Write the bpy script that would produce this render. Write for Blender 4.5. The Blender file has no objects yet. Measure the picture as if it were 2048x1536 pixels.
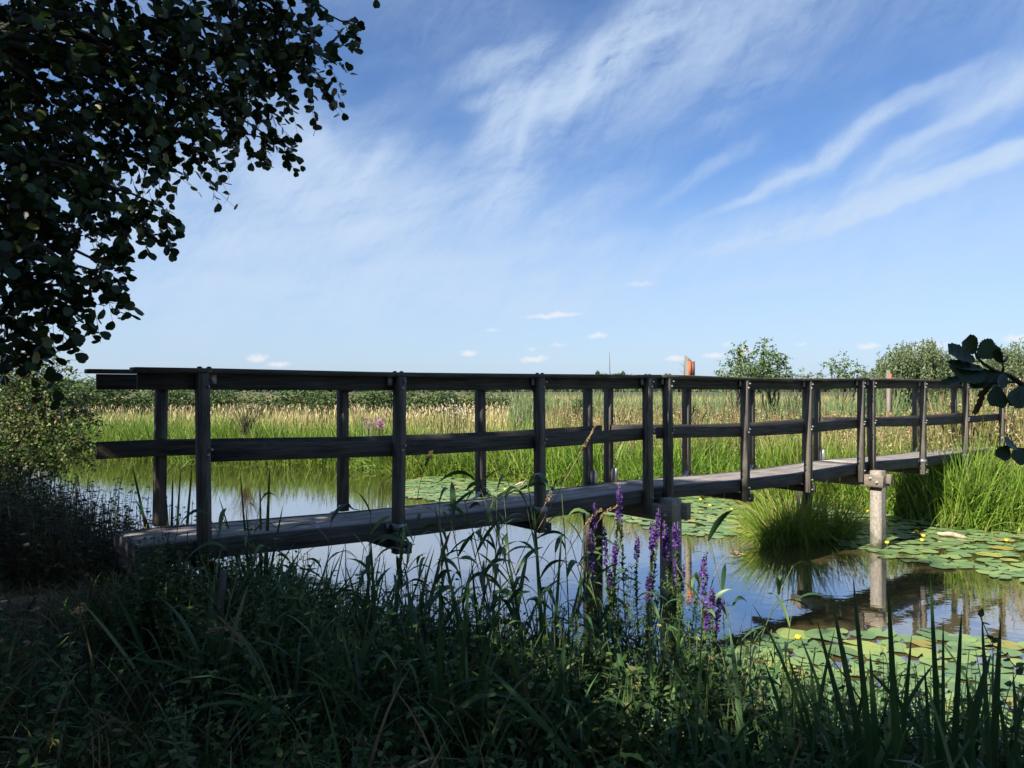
import bpy, math, random
import numpy as np
from mathutils import Vector

R = math.radians
rng = np.random.default_rng(7)
random.seed(7)
SC = bpy.context.scene
COL = SC.collection

# ------------------------------------------------------------------ camera
F = 1539.0                      # focal length in pixels of a 2048 wide frame
EYE = 2.25                      # above the water
cam_d = bpy.data.cameras.new("camera")
cam_d.sensor_width = 36.0
cam_d.lens = 36.0 * F / 2048.0
cam_d.clip_start = 0.05
cam_d.clip_end = 3000.0
cam = bpy.data.objects.new("camera", cam_d)
COL.objects.link(cam)
cam.location = (0, 0, EYE)
cam.rotation_euler = (R(90.26), 0, 0)
SC.camera = cam

# ------------------------------------------------------------------ light
SUN_EL = R(38)
SUN_AZ = math.atan2(-0.744, -0.668)          # clockwise from +Y
SUN = Vector((math.sin(SUN_AZ) * math.cos(SUN_EL), math.cos(SUN_AZ) * math.cos(SUN_EL), math.sin(SUN_EL)))
sd = bpy.data.lights.new("sun", 'SUN')
sd.energy = 5.0
sd.angle = R(0.5)
sd.color = (1.0, 0.93, 0.82)
so = bpy.data.objects.new("sun", sd)
COL.objects.link(so)
so.rotation_euler = SUN.to_track_quat('Z', 'Y').to_euler()

SC.view_settings.view_transform = 'Standard'
SC.view_settings.look = 'None'
SC.view_settings.exposure = 1.25
SC.view_settings.gamma = 1.0
SC.cycles.use_denoising = True
SC.cycles.use_adaptive_sampling = True
SC.cycles.adaptive_threshold = 0.02
SC.cycles.max_bounces = 7
SC.cycles.diffuse_bounces = 3
SC.cycles.glossy_bounces = 3
SC.cycles.transmission_bounces = 3
SC.cycles.caustics_reflective = False
SC.cycles.caustics_refractive = False
SC.cycles.sample_clamp_indirect = 6.0


def at(px, py, Y):
    """point seen at pixel (px, py) of the 2048 px photograph at distance Y"""
    return np.array([(px - 1024) / F * Y, Y, EYE + (775 - py) / F * Y])


# ---- sky: Nishita air with thin cirrus mixed over it
W = bpy.data.worlds.new("World")
SC.world = W
W.use_nodes = True
nt = W.node_tree
nt.nodes.clear()
wn, wl = nt.nodes, nt.links


def wmath(op, a, b=None, c=None, clamp=False):
    n = wn.new('ShaderNodeMath')
    n.operation = op
    n.use_clamp = clamp
    for k, v in enumerate((a, b, c)):
        if v is None:
            continue
        if isinstance(v, (int, float)):
            n.inputs[k].default_value = v
        else:
            wl.new(v, n.inputs[k])
    return n.outputs[0]


sky = wn.new('ShaderNodeTexSky')
sky.sky_type = 'NISHITA'
sky.sun_disc = False
sky.sun_elevation = SUN_EL
sky.sun_rotation = SUN_AZ
sky.altitude = 0
sky.air_density = 1.0
sky.dust_density = 0.6
sky.ozone_density = 2.2
tc = wn.new('ShaderNodeTexCoord')
sep = wn.new('ShaderNodeSeparateXYZ')
wl.new(tc.outputs['Generated'], sep.inputs[0])
az = wmath('ARCTAN2', sep.outputs[0], sep.outputs[1])
el = wmath('ARCSINE', sep.outputs[2])
cmb = wn.new('ShaderNodeCombineXYZ')
wl.new(az, cmb.inputs[0])
wl.new(el, cmb.inputs[1])


def wnoise(vec, scale, detail, rough, loc=(0, 0, 0), rot=0, sc=(1, 1, 1), dist=0.0):
    m = wn.new('ShaderNodeMapping')
    m.vector_type = 'TEXTURE'
    m.inputs['Location'].default_value = loc
    m.inputs['Rotation'].default_value = (0, 0, rot)
    m.inputs['Scale'].default_value = sc
    wl.new(vec, m.inputs['Vector'])
    n = wn.new('ShaderNodeTexNoise')
    n.inputs['Scale'].default_value = scale
    n.inputs['Detail'].default_value = detail
    n.inputs['Roughness'].default_value = rough
    n.inputs['Distortion'].default_value = dist
    wl.new(m.outputs[0], n.inputs['Vector'])
    return n


# domain warp so that the strokes fray
wp = wnoise(cmb.outputs[0], 5.0, 4, 0.6)
ws = wn.new('ShaderNodeVectorMath'); ws.operation = 'SUBTRACT'
wl.new(wp.outputs['Color'], ws.inputs[0]); ws.inputs[1].default_value = (0.5, 0.5, 0.5)
wsc = wn.new('ShaderNodeVectorMath'); wsc.operation = 'SCALE'
wl.new(ws.outputs[0], wsc.inputs[0]); wsc.inputs['Scale'].default_value = 0.075
wad = wn.new('ShaderNodeVectorMath'); wad.operation = 'ADD'
wl.new(cmb.outputs[0], wad.inputs[0]); wl.new(wsc.outputs[0], wad.inputs[1])
PW = wad.outputs[0]

fib1 = wnoise(PW, 10.0, 9, 0.66, rot=R(30), sc=(3.6, 1.0, 1), dist=0.35).outputs[0]
fib2 = wnoise(PW, 30.0, 9, 0.7, rot=R(52), sc=(5.0, 1.0, 1), loc=(3, 1, 0), dist=0.5).outputs[0]
big = wnoise(PW, 3.2, 5, 0.55, rot=R(20), sc=(1.6, 1, 1), loc=(1.3, 4, 0)).outputs[0]
fib3 = wnoise(PW, 34.0, 9, 0.7, rot=R(12), sc=(6.0, 1.0, 1), loc=(7, 2, 0), dist=0.4).outputs[0]
fib = wmath('ADD', wmath('MULTIPLY', fib1, 0.5), wmath('ADD', wmath('MULTIPLY', fib2, 0.28), wmath('MULTIPLY', fib3, 0.22)))


def ae(px, py):
    a = math.atan2((px - 1024) / F, 1)
    e = math.atan2((775 - py) / F * math.cos(a), 1)
    return a, e


STROKES = [  # px, py, half length px, half width px, angle (ccw, degrees), amount
    (1235, 105, 230, 26, 40, 0.60), (1120, 165, 190, 26, 36, 0.60), (1010, 215, 120, 34, 52, 0.42),
    (1010, 118, 110, 18, 18, 0.45), (1330, 60, 330, 90, 32, 0.22), (1500, 30, 240, 60, 25, 0.24),
    (1160, 150, 90, 10, 62, 0.4), (1290, 70, 90, 9, 20, 0.4), (1060, 240, 80, 10, 70, 0.35), (1000, 190, 70, 10, 10, 0.35),
    (660, 330, 240, 100, -20, 0.26), (760, 420, 260, 90, 10, 0.30), (620, 300, 120, 26, -50, 0.34), (730, 350, 70, 16, 60, 0.4), (560, 380, 200, 24, -25, .3), (800, 470, 220, 22, 14, .3),
    (420, 400, 330, 110, 5, 0.30), (480, 520, 480, 100, -6, 0.26), (800, 560, 500, 80, 4, 0.20), (400, 450, 260, 20, 12, .25), (600, 560, 300, 18, 4, .22), (1000, 520, 320, 16, 6, .22), (900, 600, 380, 14, -3, .2), (1300, 600, 300, 14, 5, .18), (560, 480, 240, 16, 8, .25), (860, 400, 200, 20, 25, .22), (350, 340, 160, 20, 20, .25),
    (1010, 400, 110, 46, 62, 0.50), (1150, 440, 130, 34, 28, 0.30), (1050, 590, 260, 46, -8, 0.24),
    (1700, 285, 190, 13, 26, 0.50), (1640, 322, 150, 24, 24, 0.20), (1900, 355, 300, 13, 14, 0.46), (1960, 335, 200, 10, 11, .4), (1850, 385, 260, 26, 14, .16), (1640, 425, 200, 8, 18, .3), (1900, 250, 200, 10, 28, .25), (1500, 180, 220, 30, 30, .16), (1550, 370, 160, 8, 25, .3),
    (1800, 405, 230, 9, 13, 0.46), (1560, 440, 300, 26, 20, 0.28), (2030, 160, 110, 34, 15, 0.36),
    (1410, 345, 110, 14, 30, 0.30), (1466, 486, 50, 14, 20, 0.32), (1820, 500, 420, 70, 8, 0.18),
    (1300, 530, 300, 40, 12, 0.16), (380, 620, 500, 60, 0, 0.18),
]
dens = None
for (px, py, hl, hw, an, am) in STROKES:
    a, e = ae(px, py)
    m = wn.new('ShaderNodeMapping')
    m.vector_type = 'TEXTURE'
    m.inputs['Location'].default_value = (a, e, 0)
    m.inputs['Rotation'].default_value = (0, 0, R(an))
    m.inputs['Scale'].default_value = (hl / F * 1.25, hw / F * 1.5, 1)
    wl.new(PW, m.inputs['Vector'])
    ln = wn.new('ShaderNodeVectorMath'); ln.operation = 'LENGTH'
    wl.new(m.outputs[0], ln.inputs[0])
    mr = wn.new('ShaderNodeMapRange')
    mr.interpolation_type = 'SMOOTHSTEP'
    mr.inputs['From Min'].default_value = 1.25
    mr.inputs['From Max'].default_value = 0.0
    mr.inputs['To Max'].default_value = am
    wl.new(ln.outputs['Value'], mr.inputs['Value'])
    dens = mr.outputs[0] if dens is None else wmath('ADD', dens, mr.outputs[0])
# veil everywhere else in the sky and the fibrous break-up
fm = wn.new('ShaderNodeMapRange'); fm.inputs['From Min'].default_value = 0.38; fm.inputs['From Max'].default_value = 0.63
fm.inputs['To Min'].default_value = 0.05; fm.inputs['To Max'].default_value = 2.1
wl.new(fib, fm.inputs['Value'])
vm = wn.new('ShaderNodeMapRange'); vm.inputs['From Min'].default_value = 0.42; vm.inputs['From Max'].default_value = 0.75
vm.inputs['To Max'].default_value = 0.30
wl.new(big, vm.inputs['Value'])
dens = wmath('MULTIPLY', wmath('ADD', dens, vm.outputs[0]), fm.outputs[0])
# small fair weather puffs near the horizon
PUFFS = [(515, 716, 17, 6), (556, 729, 22, 5), (938, 706, 15, 5), (1068, 718, 26, 6), (1116, 690, 15, 4), (1195, 671, 18, 5),
         (1065, 698, 12, 3), (1430, 711, 20, 5), (1352, 717, 18, 5), (1489, 701, 12, 8), (1735, 692, 18, 5), (1843, 700, 34, 14),
         (1604, 688, 10, 4), (1890, 690, 12, 4), (2036, 677, 20, 6), (1105, 631, 50, 5), (1280, 568, 26, 4), (985, 661, 14, 3),
         (1455, 689, 10, 4)]
puff = None
pw2 = wn.new('ShaderNodeVectorMath'); pw2.operation = 'MULTIPLY_ADD'
pnz = wnoise(cmb.outputs[0], 90.0, 4, 0.6)
wl.new(pnz.outputs['Color'], pw2.inputs[0]); pw2.inputs[1].default_value = (0.012, 0.009, 0)
psub = wn.new('ShaderNodeVectorMath'); psub.operation = 'SUBTRACT'
wl.new(cmb.outputs[0], psub.inputs[0]); psub.inputs[1].default_value = (0.006, 0.0045, 0)
wl.new(psub.outputs[0], pw2.inputs[2])
for (px, py, hl, hw) in PUFFS:
    a, e = ae(px, py)
    m = wn.new('ShaderNodeMapping')
    m.vector_type = 'TEXTURE'
    m.inputs['Location'].default_value = (a, e, 0)
    m.inputs['Rotation'].default_value = (0, 0, R(3))
    m.inputs['Scale'].default_value = (hl / F * 1.15, hw / F * 1.25, 1)
    wl.new(pw2.outputs[0], m.inputs['Vector'])
    ln = wn.new('ShaderNodeVectorMath'); ln.operation = 'LENGTH'
    wl.new(m.outputs[0], ln.inputs[0])
    mr = wn.new('ShaderNodeMapRange'); mr.interpolation_type = 'SMOOTHSTEP'
    mr.inputs['From Min'].default_value = 1.3
    mr.inputs['From Max'].default_value = 0.2
    mr.inputs['To Max'].default_value = 0.72 if hw > 4 else 0.35
    wl.new(ln.outputs['Value'], mr.inputs['Value'])
    puff = mr.outputs[0] if puff is None else wmath('MAXIMUM', puff, mr.outputs[0])
# low haze band whitening the horizon
hz = wn.new('ShaderNodeMapRange'); hz.interpolation_type = 'SMOOTHSTEP'
hz.inputs['From Min'].default_value = 0.30; hz.inputs['From Max'].default_value = 0.0
hz.inputs['To Min'].default_value = 0.0; hz.inputs['To Max'].default_value = 0.62
wl.new(el, hz.inputs['Value'])
SKY_GAIN = 0.05
tint = wn.new('ShaderNodeMix'); tint.data_type = 'RGBA'; tint.blend_type = 'MULTIPLY'
tint.inputs[0].default_value = 1.0
wl.new(sky.outputs[0], tint.inputs[6]); tint.inputs[7].default_value = (0.78, 0.99, 1.30, 1)
cm = wn.new('ShaderNodeMix'); cm.data_type = 'RGBA'
soft = wmath('SUBTRACT', 1.0, wmath('EXPONENT', wmath('MULTIPLY', wmath('ADD', dens, hz.outputs[0]), -1.6)))
wl.new(wmath('MULTIPLY', soft, 0.97, clamp=True), cm.inputs[0])
wl.new(tint.outputs[2], cm.inputs[6])
cm.inputs[7].default_value = (5.0, 6.2, 7.9, 1)
cm2 = wn.new('ShaderNodeMix'); cm2.data_type = 'RGBA'
wl.new(puff, cm2.inputs[0]); wl.new(cm.outputs[2], cm2.inputs[6])
cm2.inputs[7].default_value = (7.6, 7.6, 8.0, 1)
bg = wn.new('ShaderNodeBackground')
bg.inputs['Strength'].default_value = SKY_GAIN
wl.new(cm2.outputs[2], bg.inputs['Color'])
wo = wn.new('ShaderNodeOutputWorld')
wl.new(bg.outputs[0], wo.inputs['Surface'])


# ------------------------------------------------------------------ materials
def new_mat(name):
    m = bpy.data.materials.new(name)
    m.use_nodes = True
    n = m.node_tree.nodes
    b = n['Principled BSDF']
    return m, n, m.node_tree.links, b


def ramp(n, l, fac, cols):
    r = n.new('ShaderNodeValToRGB')
    e = r.color_ramp.elements
    while len(e) < len(cols):
        e.new(0.5)
    for k, (p, c) in enumerate(cols):
        e[k].position = p
        e[k].color = (*c, 1)
    l.new(fac, r.inputs[0])
    return r.outputs[0]


def leaf_mat(name, cols, transl=0.25, rough=0.5, spec=0.3, patch=0.0, patch_col=None, patch_scale=0.4, tip=None):
    """per-leaf colour picked from a ramp, optional large patches of another colour, optional tip colour along the blade"""
    m, n, l, b = new_mat(name)
    g = n.new('ShaderNodeNewGeometry')
    c = ramp(n, l, g.outputs['Random Per Island'], cols)
    if patch_col is not None:
        tcn = n.new('ShaderNodeTexCoord')
        nz = n.new('ShaderNodeTexNoise')
        nz.inputs['Scale'].default_value = patch_scale
        nz.inputs['Detail'].default_value = 3
        l.new(tcn.outputs['Object'], nz.inputs['Vector'])
        mr = n.new('ShaderNodeMapRange')
        mr.inputs['From Min'].default_value = 0.42
        mr.inputs['From Max'].default_value = 0.62
        mr.inputs['To Max'].default_value = patch
        l.new(nz.outputs[0], mr.inputs['Value'])
        mx = n.new('ShaderNodeMix'); mx.data_type = 'RGBA'
        l.new(mr.outputs[0], mx.inputs[0]); l.new(c, mx.inputs[6]); mx.inputs[7].default_value = (*patch_col, 1)
        c = mx.outputs[2]
    if tip is not None:
        at_ = n.new('ShaderNodeAttribute'); at_.attribute_name = 't'
        mr = n.new('ShaderNodeMapRange')
        mr.inputs['From Min'].default_value = tip[0]; mr.inputs['From Max'].default_value = tip[1]
        l.new(at_.outputs['Fac'], mr.inputs['Value'])
        mx = n.new('ShaderNodeMix'); mx.data_type = 'RGBA'
        l.new(mr.outputs[0], mx.inputs[0]); l.new(c, mx.inputs[6]); mx.inputs[7].default_value = (*tip[2], 1)
        c = mx.outputs[2]
    l.new(c, b.inputs['Base Color'])
    b.inputs['Roughness'].default_value = rough
    b.inputs['Specular IOR Level'].default_value = spec
    if transl > 0:
        tr = n.new('ShaderNodeBsdfTranslucent')
        l.new(c, tr.inputs['Color'])
        ms = n.new('ShaderNodeMixShader'); ms.inputs[0].default_value = transl
        l.new(b.outputs[0], ms.inputs[1]); l.new(tr.outputs[0], ms.inputs[2])
        l.new(ms.outputs[0], n['Material Output'].inputs['Surface'])
    return m


def wood_mat(name, dark, light, weather=0.35, rough=0.8, axis='s', lichen=None, fine=1.0):
    m, n, l, b = new_mat(name)
    tcn = n.new('ShaderNodeTexCoord')
    at_ = n.new('ShaderNodeAttribute'); at_.attribute_name = 'grain'
    mp = n.new('ShaderNodeMapping'); mp.inputs['Scale'].default_value = (1.2, 26 * fine, 26 * fine)
    l.new(at_.outputs['Vector'], mp.inputs['Vector'])
    nz = n.new('ShaderNodeTexNoise'); nz.inputs['Scale'].default_value = 2.0; nz.inputs['Detail'].default_value = 7
    nz.inputs['Roughness'].default_value = 0.7; nz.inputs['Distortion'].default_value = 0.6
    l.new(mp.outputs[0], nz.inputs['Vector'])
    nb = n.new('ShaderNodeTexNoise'); nb.inputs['Scale'].default_value = 3.0; nb.inputs['Detail'].default_value = 5
    l.new(tcn.outputs['Object'], nb.inputs['Vector'])
    c = ramp(n, l, nz.outputs[0], [(0.36, dark), (0.55, tuple((d + q) / 2 for d, q in zip(dark, light))), (0.72, light)])
    mr = n.new('ShaderNodeMapRange'); mr.inputs['From Min'].default_value = 0.45; mr.inputs['From Max'].default_value = 0.7
    mr.inputs['To Max'].default_value = weather
    l.new(nb.outputs[0], mr.inputs['Value'])
    mx = n.new('ShaderNodeMix'); mx.data_type = 'RGBA'
    l.new(mr.outputs[0], mx.inputs[0]); l.new(c, mx.inputs[6]); mx.inputs[7].default_value = (*light, 1)
    c = mx.outputs[2]
    if lichen:
        nl = n.new('ShaderNodeTexNoise'); nl.inputs['Scale'].default_value = 16; nl.inputs['Detail'].default_value = 4
        l.new(tcn.outputs['Object'], nl.inputs['Vector'])
        ml = n.new('ShaderNodeMapRange'); ml.inputs['From Min'].default_value = 0.66; ml.inputs['From Max'].default_value = 0.72
        ml.inputs['To Max'].default_value = 0.85
        l.new(nl.outputs[0], ml.inputs['Value'])
        m2 = n.new('ShaderNodeMix'); m2.data_type = 'RGBA'
        l.new(ml.outputs[0], m2.inputs[0]); l.new(c, m2.inputs[6]); m2.inputs[7].default_value = (*lichen, 1)
        c = m2.outputs[2]
    l.new(c, b.inputs['Base Color'])
    b.inputs['Roughness'].default_value = rough
    b.inputs['Specular IOR Level'].default_value = 0.25
    bp = n.new('ShaderNodeBump'); bp.inputs['Strength'].default_value = 0.55; bp.inputs['Distance'].default_value = 0.006
    l.new(nz.outputs[0], bp.inputs['Height']); l.new(bp.outputs[0], b.inputs['Normal'])
    return m


def plain_mat(name, col, col2=None, rough=0.7, metal=0.0, scale=8, bump=0.2, spec=0.3):
    m, n, l, b = new_mat(name)
    tcn = n.new('ShaderNodeTexCoord')
    nz = n.new('ShaderNodeTexNoise'); nz.inputs['Scale'].default_value = scale; nz.inputs['Detail'].default_value = 6
    nz.inputs['Roughness'].default_value = 0.65
    l.new(tcn.outputs['Object'], nz.inputs['Vector'])
    c2 = col2 or tuple(v * 0.7 for v in col)
    l.new(ramp(n, l, nz.outputs[0], [(0.35, c2), (0.68, col)]), b.inputs['Base Color'])
    b.inputs['Roughness'].default_value = rough
    b.inputs['Metallic'].default_value = metal
    b.inputs['Specular IOR Level'].default_value = spec
    if bump:
        bp = n.new('ShaderNodeBump'); bp.inputs['Strength'].default_value = bump; bp.inputs['Distance'].default_value = 0.01
        l.new(nz.outputs[0], bp.inputs['Height']); l.new(bp.outputs[0], b.inputs['Normal'])
    return m


M = {}
M['post'] = wood_mat('weathered_post_wood', (0.030, 0.026, 0.022), (0.22, 0.195, 0.16), 0.35)
M['rail'] = wood_mat('dark_rail_wood', (0.022, 0.019, 0.018), (0.13, 0.115, 0.10), 0.4, lichen=(0.085, 0.095, 0.05))
M['cap'] = wood_mat('handrail_wood', (0.040, 0.032, 0.028), (0.17, 0.155, 0.13), 0.35, lichen=(0.22, 0.19, 0.08))
M['deck'] = wood_mat('worn_deck_wood', (0.12, 0.105, 0.095), (0.36, 0.325, 0.29), 0.6, rough=0.75, lichen=(0.55, 0.53, 0.47))
M['beam'] = wood_mat('beam_wood', (0.022, 0.020, 0.020), (0.13, 0.12, 0.105), 0.3)
M['clamp'] = wood_mat('crossbeam_wood', (0.12, 0.095, 0.07), (0.32, 0.275, 0.22), 0.3)
M['steel'] = plain_mat('galvanised_steel', (0.34, 0.35, 0.36), (0.20, 0.21, 0.22), 0.5, 0.6, 30, 0.05)
M['bolt'] = plain_mat('bolt_steel', (0.42, 0.41, 0.39), (0.24, 0.21, 0.18), 0.5, 0.6, 30, 0.0)
M['pile'] = plain_mat('pile_concrete', (0.33, 0.295, 0.25), (0.17, 0.15, 0.125), 0.9, 0, 35, 0.5)
n_ = M['pile'].node_tree.nodes; l_ = M['pile'].node_tree.links; b_ = n_['Principled BSDF']
g_ = n_.new('ShaderNodeNewGeometry'); s_ = n_.new('ShaderNodeSeparateXYZ'); l_.new(g_.outputs['Position'], s_.inputs[0])
q_ = n_.new('ShaderNodeTexNoise'); q_.inputs['Scale'].default_value = 9; l_.new(g_.outputs['Position'], q_.inputs['Vector'])
a_ = n_.new('ShaderNodeMath'); a_.operation = 'MULTIPLY_ADD'; a_.inputs[1].default_value = .5; l_.new(q_.outputs[0], a_.inputs[0]); l_.new(s_.outputs[2], a_.inputs[2])
r_ = n_.new('ShaderNodeMapRange'); r_.inputs['From Min'].default_value = .28; r_.inputs['From Max'].default_value = .50; l_.new(a_.outputs[0], r_.inputs['Value'])
x_ = n_.new('ShaderNodeMix'); x_.data_type = 'RGBA'; l_.new(r_.outputs[0], x_.inputs[0]); x_.inputs[6].default_value = (.055, .055, .03, 1)
l_.new(b_.inputs['Base Color'].links[0].from_socket, x_.inputs[7]); l_.new(x_.outputs[2], b_.inputs['Base Color'])
M['darkpile'] = wood_mat('dark_pile_wood', (0.03, 0.024, 0.018), (0.085, 0.07, 0.052), 0.3)  # darker wood tone used for the far piles only
M['bark'] = plain_mat('alder_bark', (0.07, 0.06, 0.05), (0.03, 0.027, 0.022), 0.9, 0, 12, 0.6)
M['twig'] = plain_mat('twig_bark', (0.09, 0.07, 0.05), (0.05, 0.04, 0.03), 0.85, 0, 20, 0.0)
M['stem'] = plain_mat('green_stem', (0.09, 0.12, 0.04), (0.06, 0.08, 0.03), 0.6, 0, 20, 0.0)
M['drystem'] = plain_mat('dry_stem', (0.30, 0.22, 0.12), (0.16, 0.11, 0.06), 0.8, 0, 20, 0.0)
M['alder'] = leaf_mat('alder_leaf', [(0, (0.018, 0.036, 0.012)), (0.6, (0.030, 0.060, 0.018)), (0.96, (0.05, 0.085, 0.025)), (1, (0.22, 0.20, 0.05))], 0.14, 0.42, 0.35)
M['sprig'] = leaf_mat('alder_sprig_leaf', [(0, (0.020, 0.045, 0.014)), (0.8, (0.032, 0.068, 0.020)), (1, (0.04, 0.075, 0.02))], 0.16, 0.4, 0.4)
M['brownleaf'] = leaf_mat('withered_leaf', [(0, (0.10, 0.05, 0.03)), (1, (0.16, 0.09, 0.05))], 0.1, 0.8)
M['hawthorn'] = leaf_mat('hawthorn_leaf', [(0, (0.035, 0.075, 0.018)), (0.5, (0.08, 0.15, 0.03)), (0.88, (0.14, 0.21, 0.05)), (1, (0.22, 0.12, 0.05))], 0.2)
M['hedge'] = leaf_mat('hedge_leaf', [(0, (0.035, 0.065, 0.022)), (0.6, (0.07, 0.12, 0.035)), (1, (0.12, 0.16, 0.05))], 0.2)
M['hedge_pale'] = leaf_mat('pale_hedge_leaf', [(0, (0.06, 0.09, 0.03)), (0.6, (0.10, 0.15, 0.05)), (1, (0.15, 0.19, 0.07))], 0.2)
M['young'] = leaf_mat('young_alder_leaf', [(0, (0.06, 0.10, 0.035)), (0.6, (0.10, 0.16, 0.055)), (1, (0.16, 0.22, 0.08))], 0.25)
M['willow'] = leaf_mat('willow_leaf', [(0, (0.07, 0.10, 0.04)), (0.6, (0.11, 0.155, 0.065)), (1, (0.17, 0.21, 0.10))], 0.22)
M['reed_far'] = leaf_mat('reed_bed_leaf', [(0, (0.050, 0.105, 0.014)), (0.4, (0.11, 0.21, 0.022)), (0.8, (0.19, 0.31, 0.035)), (0.93, (0.26, 0.34, 0.06)), (1, (0.40, 0.36, 0.13))], 0.35, 0.45, 0.3,
                          0.3, (0.17, 0.19, 0.035), 0.5)
M['sedge'] = leaf_mat('sedge_leaf', [(0, (0.10, 0.19, 0.02)), (0.6, (0.22, 0.33, 0.04)), (0.86, (0.34, 0.38, 0.08)), (1, (0.36, 0.24, 0.12))], 0.3)
M['meadow'] = leaf_mat('meadow_grass', [(0, (0.30, 0.27, 0.10)), (0.5, (0.44, 0.37, 0.17)), (1, (0.56, 0.46, 0.24))], 0.3, 0.7, 0.1, 0.7, (0.24, 0.29, 0.07), 0.12)
M['straw'] = leaf_mat('dry_straw', [(0, (0.36, 0.28, 0.15)), (0.6, (0.50, 0.40, 0.23)), (1, (0.58, 0.47, 0.30))], 0.2, 0.8, 0.1)
M['brown_grass'] = leaf_mat('brown_dry_grass', [(0, (0.12, 0.08, 0.045)), (0.6, (0.24, 0.17, 0.10)), (1, (0.36, 0.27, 0.17))], 0.2, 0.8, 0.1)
M['duckweed'] = leaf_mat('floating_weed', [(0, (0.10, 0.16, 0.05)), (0.8, (0.18, 0.25, 0.09)), (1, (0.30, 0.26, 0.12))], 0.0)
M['herb_mix'] = leaf_mat('tall_herb_leaf', [(0, (0.09, 0.12, 0.03)), (0.4, (0.17, 0.18, 0.05)), (0.7, (0.32, 0.26, 0.12)), (1, (0.48, 0.34, 0.21))], 0.2)
M['seedhead'] = leaf_mat('dark_seed_head', [(0, (0.10, 0.055, 0.03)), (1, (0.17, 0.10, 0.06))], 0.0, 0.9)
M['reed_tall'] = leaf_mat('tall_reed_leaf', [(0, (0.09, 0.14, 0.055)), (0.7, (0.14, 0.21, 0.08)), (1, (0.24, 0.25, 0.12))], 0.25)
M['near'] = leaf_mat('bank_grass', [(0, (0.028, 0.065, 0.018)), (0.5, (0.05, 0.11, 0.028)), (0.82, (0.09, 0.15, 0.04)), (0.9, (0.22, 0.16, 0.08)), (1, (0.32, 0.24, 0.13))], 0.2, 0.5, 0.3)
M['nearreed'] = leaf_mat('near_reed_leaf', [(0, (0.035, 0.085, 0.032)), (0.7, (0.065, 0.135, 0.045)), (0.93, (0.12, 0.18, 0.05)), (1, (0.24, 0.20, 0.09))], 0.2, 0.42, 0.4)
M['sword'] = leaf_mat('sword_leaf', [(0, (0.028, 0.072, 0.022)), (0.75, (0.045, 0.10, 0.028)), (1, (0.09, 0.14, 0.05))], 0.2, 0.38, 0.45)
M['nettle'] = leaf_mat('nettle_leaf', [(0, (0.035, 0.08, 0.02)), (0.7, (0.07, 0.13, 0.032)), (0.94, (0.14, 0.20, 0.05)), (1, (0.24, 0.20, 0.07))], 0.25, 0.55)
M['dock'] = leaf_mat('dark_herb_leaf', [(0, (0.025, 0.035, 0.014)), (0.6, (0.045, 0.055, 0.022)), (1, (0.09, 0.06, 0.035))], 0.15, 0.7)
M['purple'] = leaf_mat('purple_petal', [(0, (0.09, 0.035, 0.20)), (0.6, (0.15, 0.055, 0.31)), (1, (0.25, 0.11, 0.43))], 0.35, 0.7)
M['magenta'] = leaf_mat('magenta_petal', [(0, (0.34, 0.08, 0.26)), (1, (0.48, 0.18, 0.38))], 0.3, 0.7)
M['palepink'] = leaf_mat('pale_pink_flower', [(0, (0.42, 0.33, 0.28)), (1, (0.55, 0.46, 0.40))], 0.3, 0.8)
M['yellow'] = leaf_mat('yellow_flower', [(0, (0.75, 0.58, 0.03)), (1, (0.85, 0.70, 0.06))], 0.2, 0.5)
M['orange'] = plain_mat('orange_paint', (0.50, 0.11, 0.03), (0.34, 0.08, 0.03), 0.6, 0, 20, 0.1)
M['graywood'] = wood_mat('grey_marker_wood', (0.12, 0.10, 0.08), (0.25, 0.21, 0.17), 0.4)
M['brownplate'] = plain_mat('brown_plate', (0.17, 0.09, 0.07), (0.12, 0.07, 0.055), 0.6, 0, 10, 0.0)
M['driftwood'] = plain_mat('driftwood', (0.42, 0.35, 0.25), (0.24, 0.19, 0.13), 0.9, 0, 14, 0.3)


def ground_mat():
    m, n, l, b = new_mat('bank_soil')
    tcn = n.new('ShaderNodeTexCoord')
    nz = n.new('ShaderNodeTexNoise'); nz.inputs['Scale'].default_value = 1.3; nz.inputs['Detail'].default_value = 8
    nz.inputs['Roughness'].default_value = 0.7
    l.new(tcn.outputs['Object'], nz.inputs['Vector'])
    nf = n.new('ShaderNodeTexNoise'); nf.inputs['Scale'].default_value = 40; nf.inputs['Detail'].default_value = 5
    l.new(tcn.outputs['Object'], nf.inputs['Vector'])
    c = ramp(n, l, nz.outputs[0], [(0.3, (0.045, 0.036, 0.022)), (0.55, (0.085, 0.070, 0.038)), (0.75, (0.085, 0.095, 0.035))])
    mx = n.new('ShaderNodeMix'); mx.data_type = 'RGBA'; mx.blend_type = 'MULTIPLY'; mx.inputs[0].default_value = 0.6
    l.new(c, mx.inputs[6])
    l.new(ramp(n, l, nf.outputs[0], [(0.3, (0.45, 0.45, 0.45)), (0.7, (1, 1, 1))]), mx.inputs[7])
    l.new(mx.outputs[2], b.inputs['Base Color'])
    b.inputs['Roughness'].default_value = 0.95
    bp = n.new('ShaderNodeBump'); bp.inputs['Strength'].default_value = 0.6; bp.inputs['Distance'].default_value = 0.03
    l.new(nf.outputs[0], bp.inputs['Height']); l.new(bp.outputs[0], b.inputs['Normal'])
    return m


M['ground'] = ground_mat()
M['path'] = plain_mat('trodden_earth', (0.27, 0.21, 0.155), (0.13, 0.10, 0.07), 0.95, 0, 25, 0.5)


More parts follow.
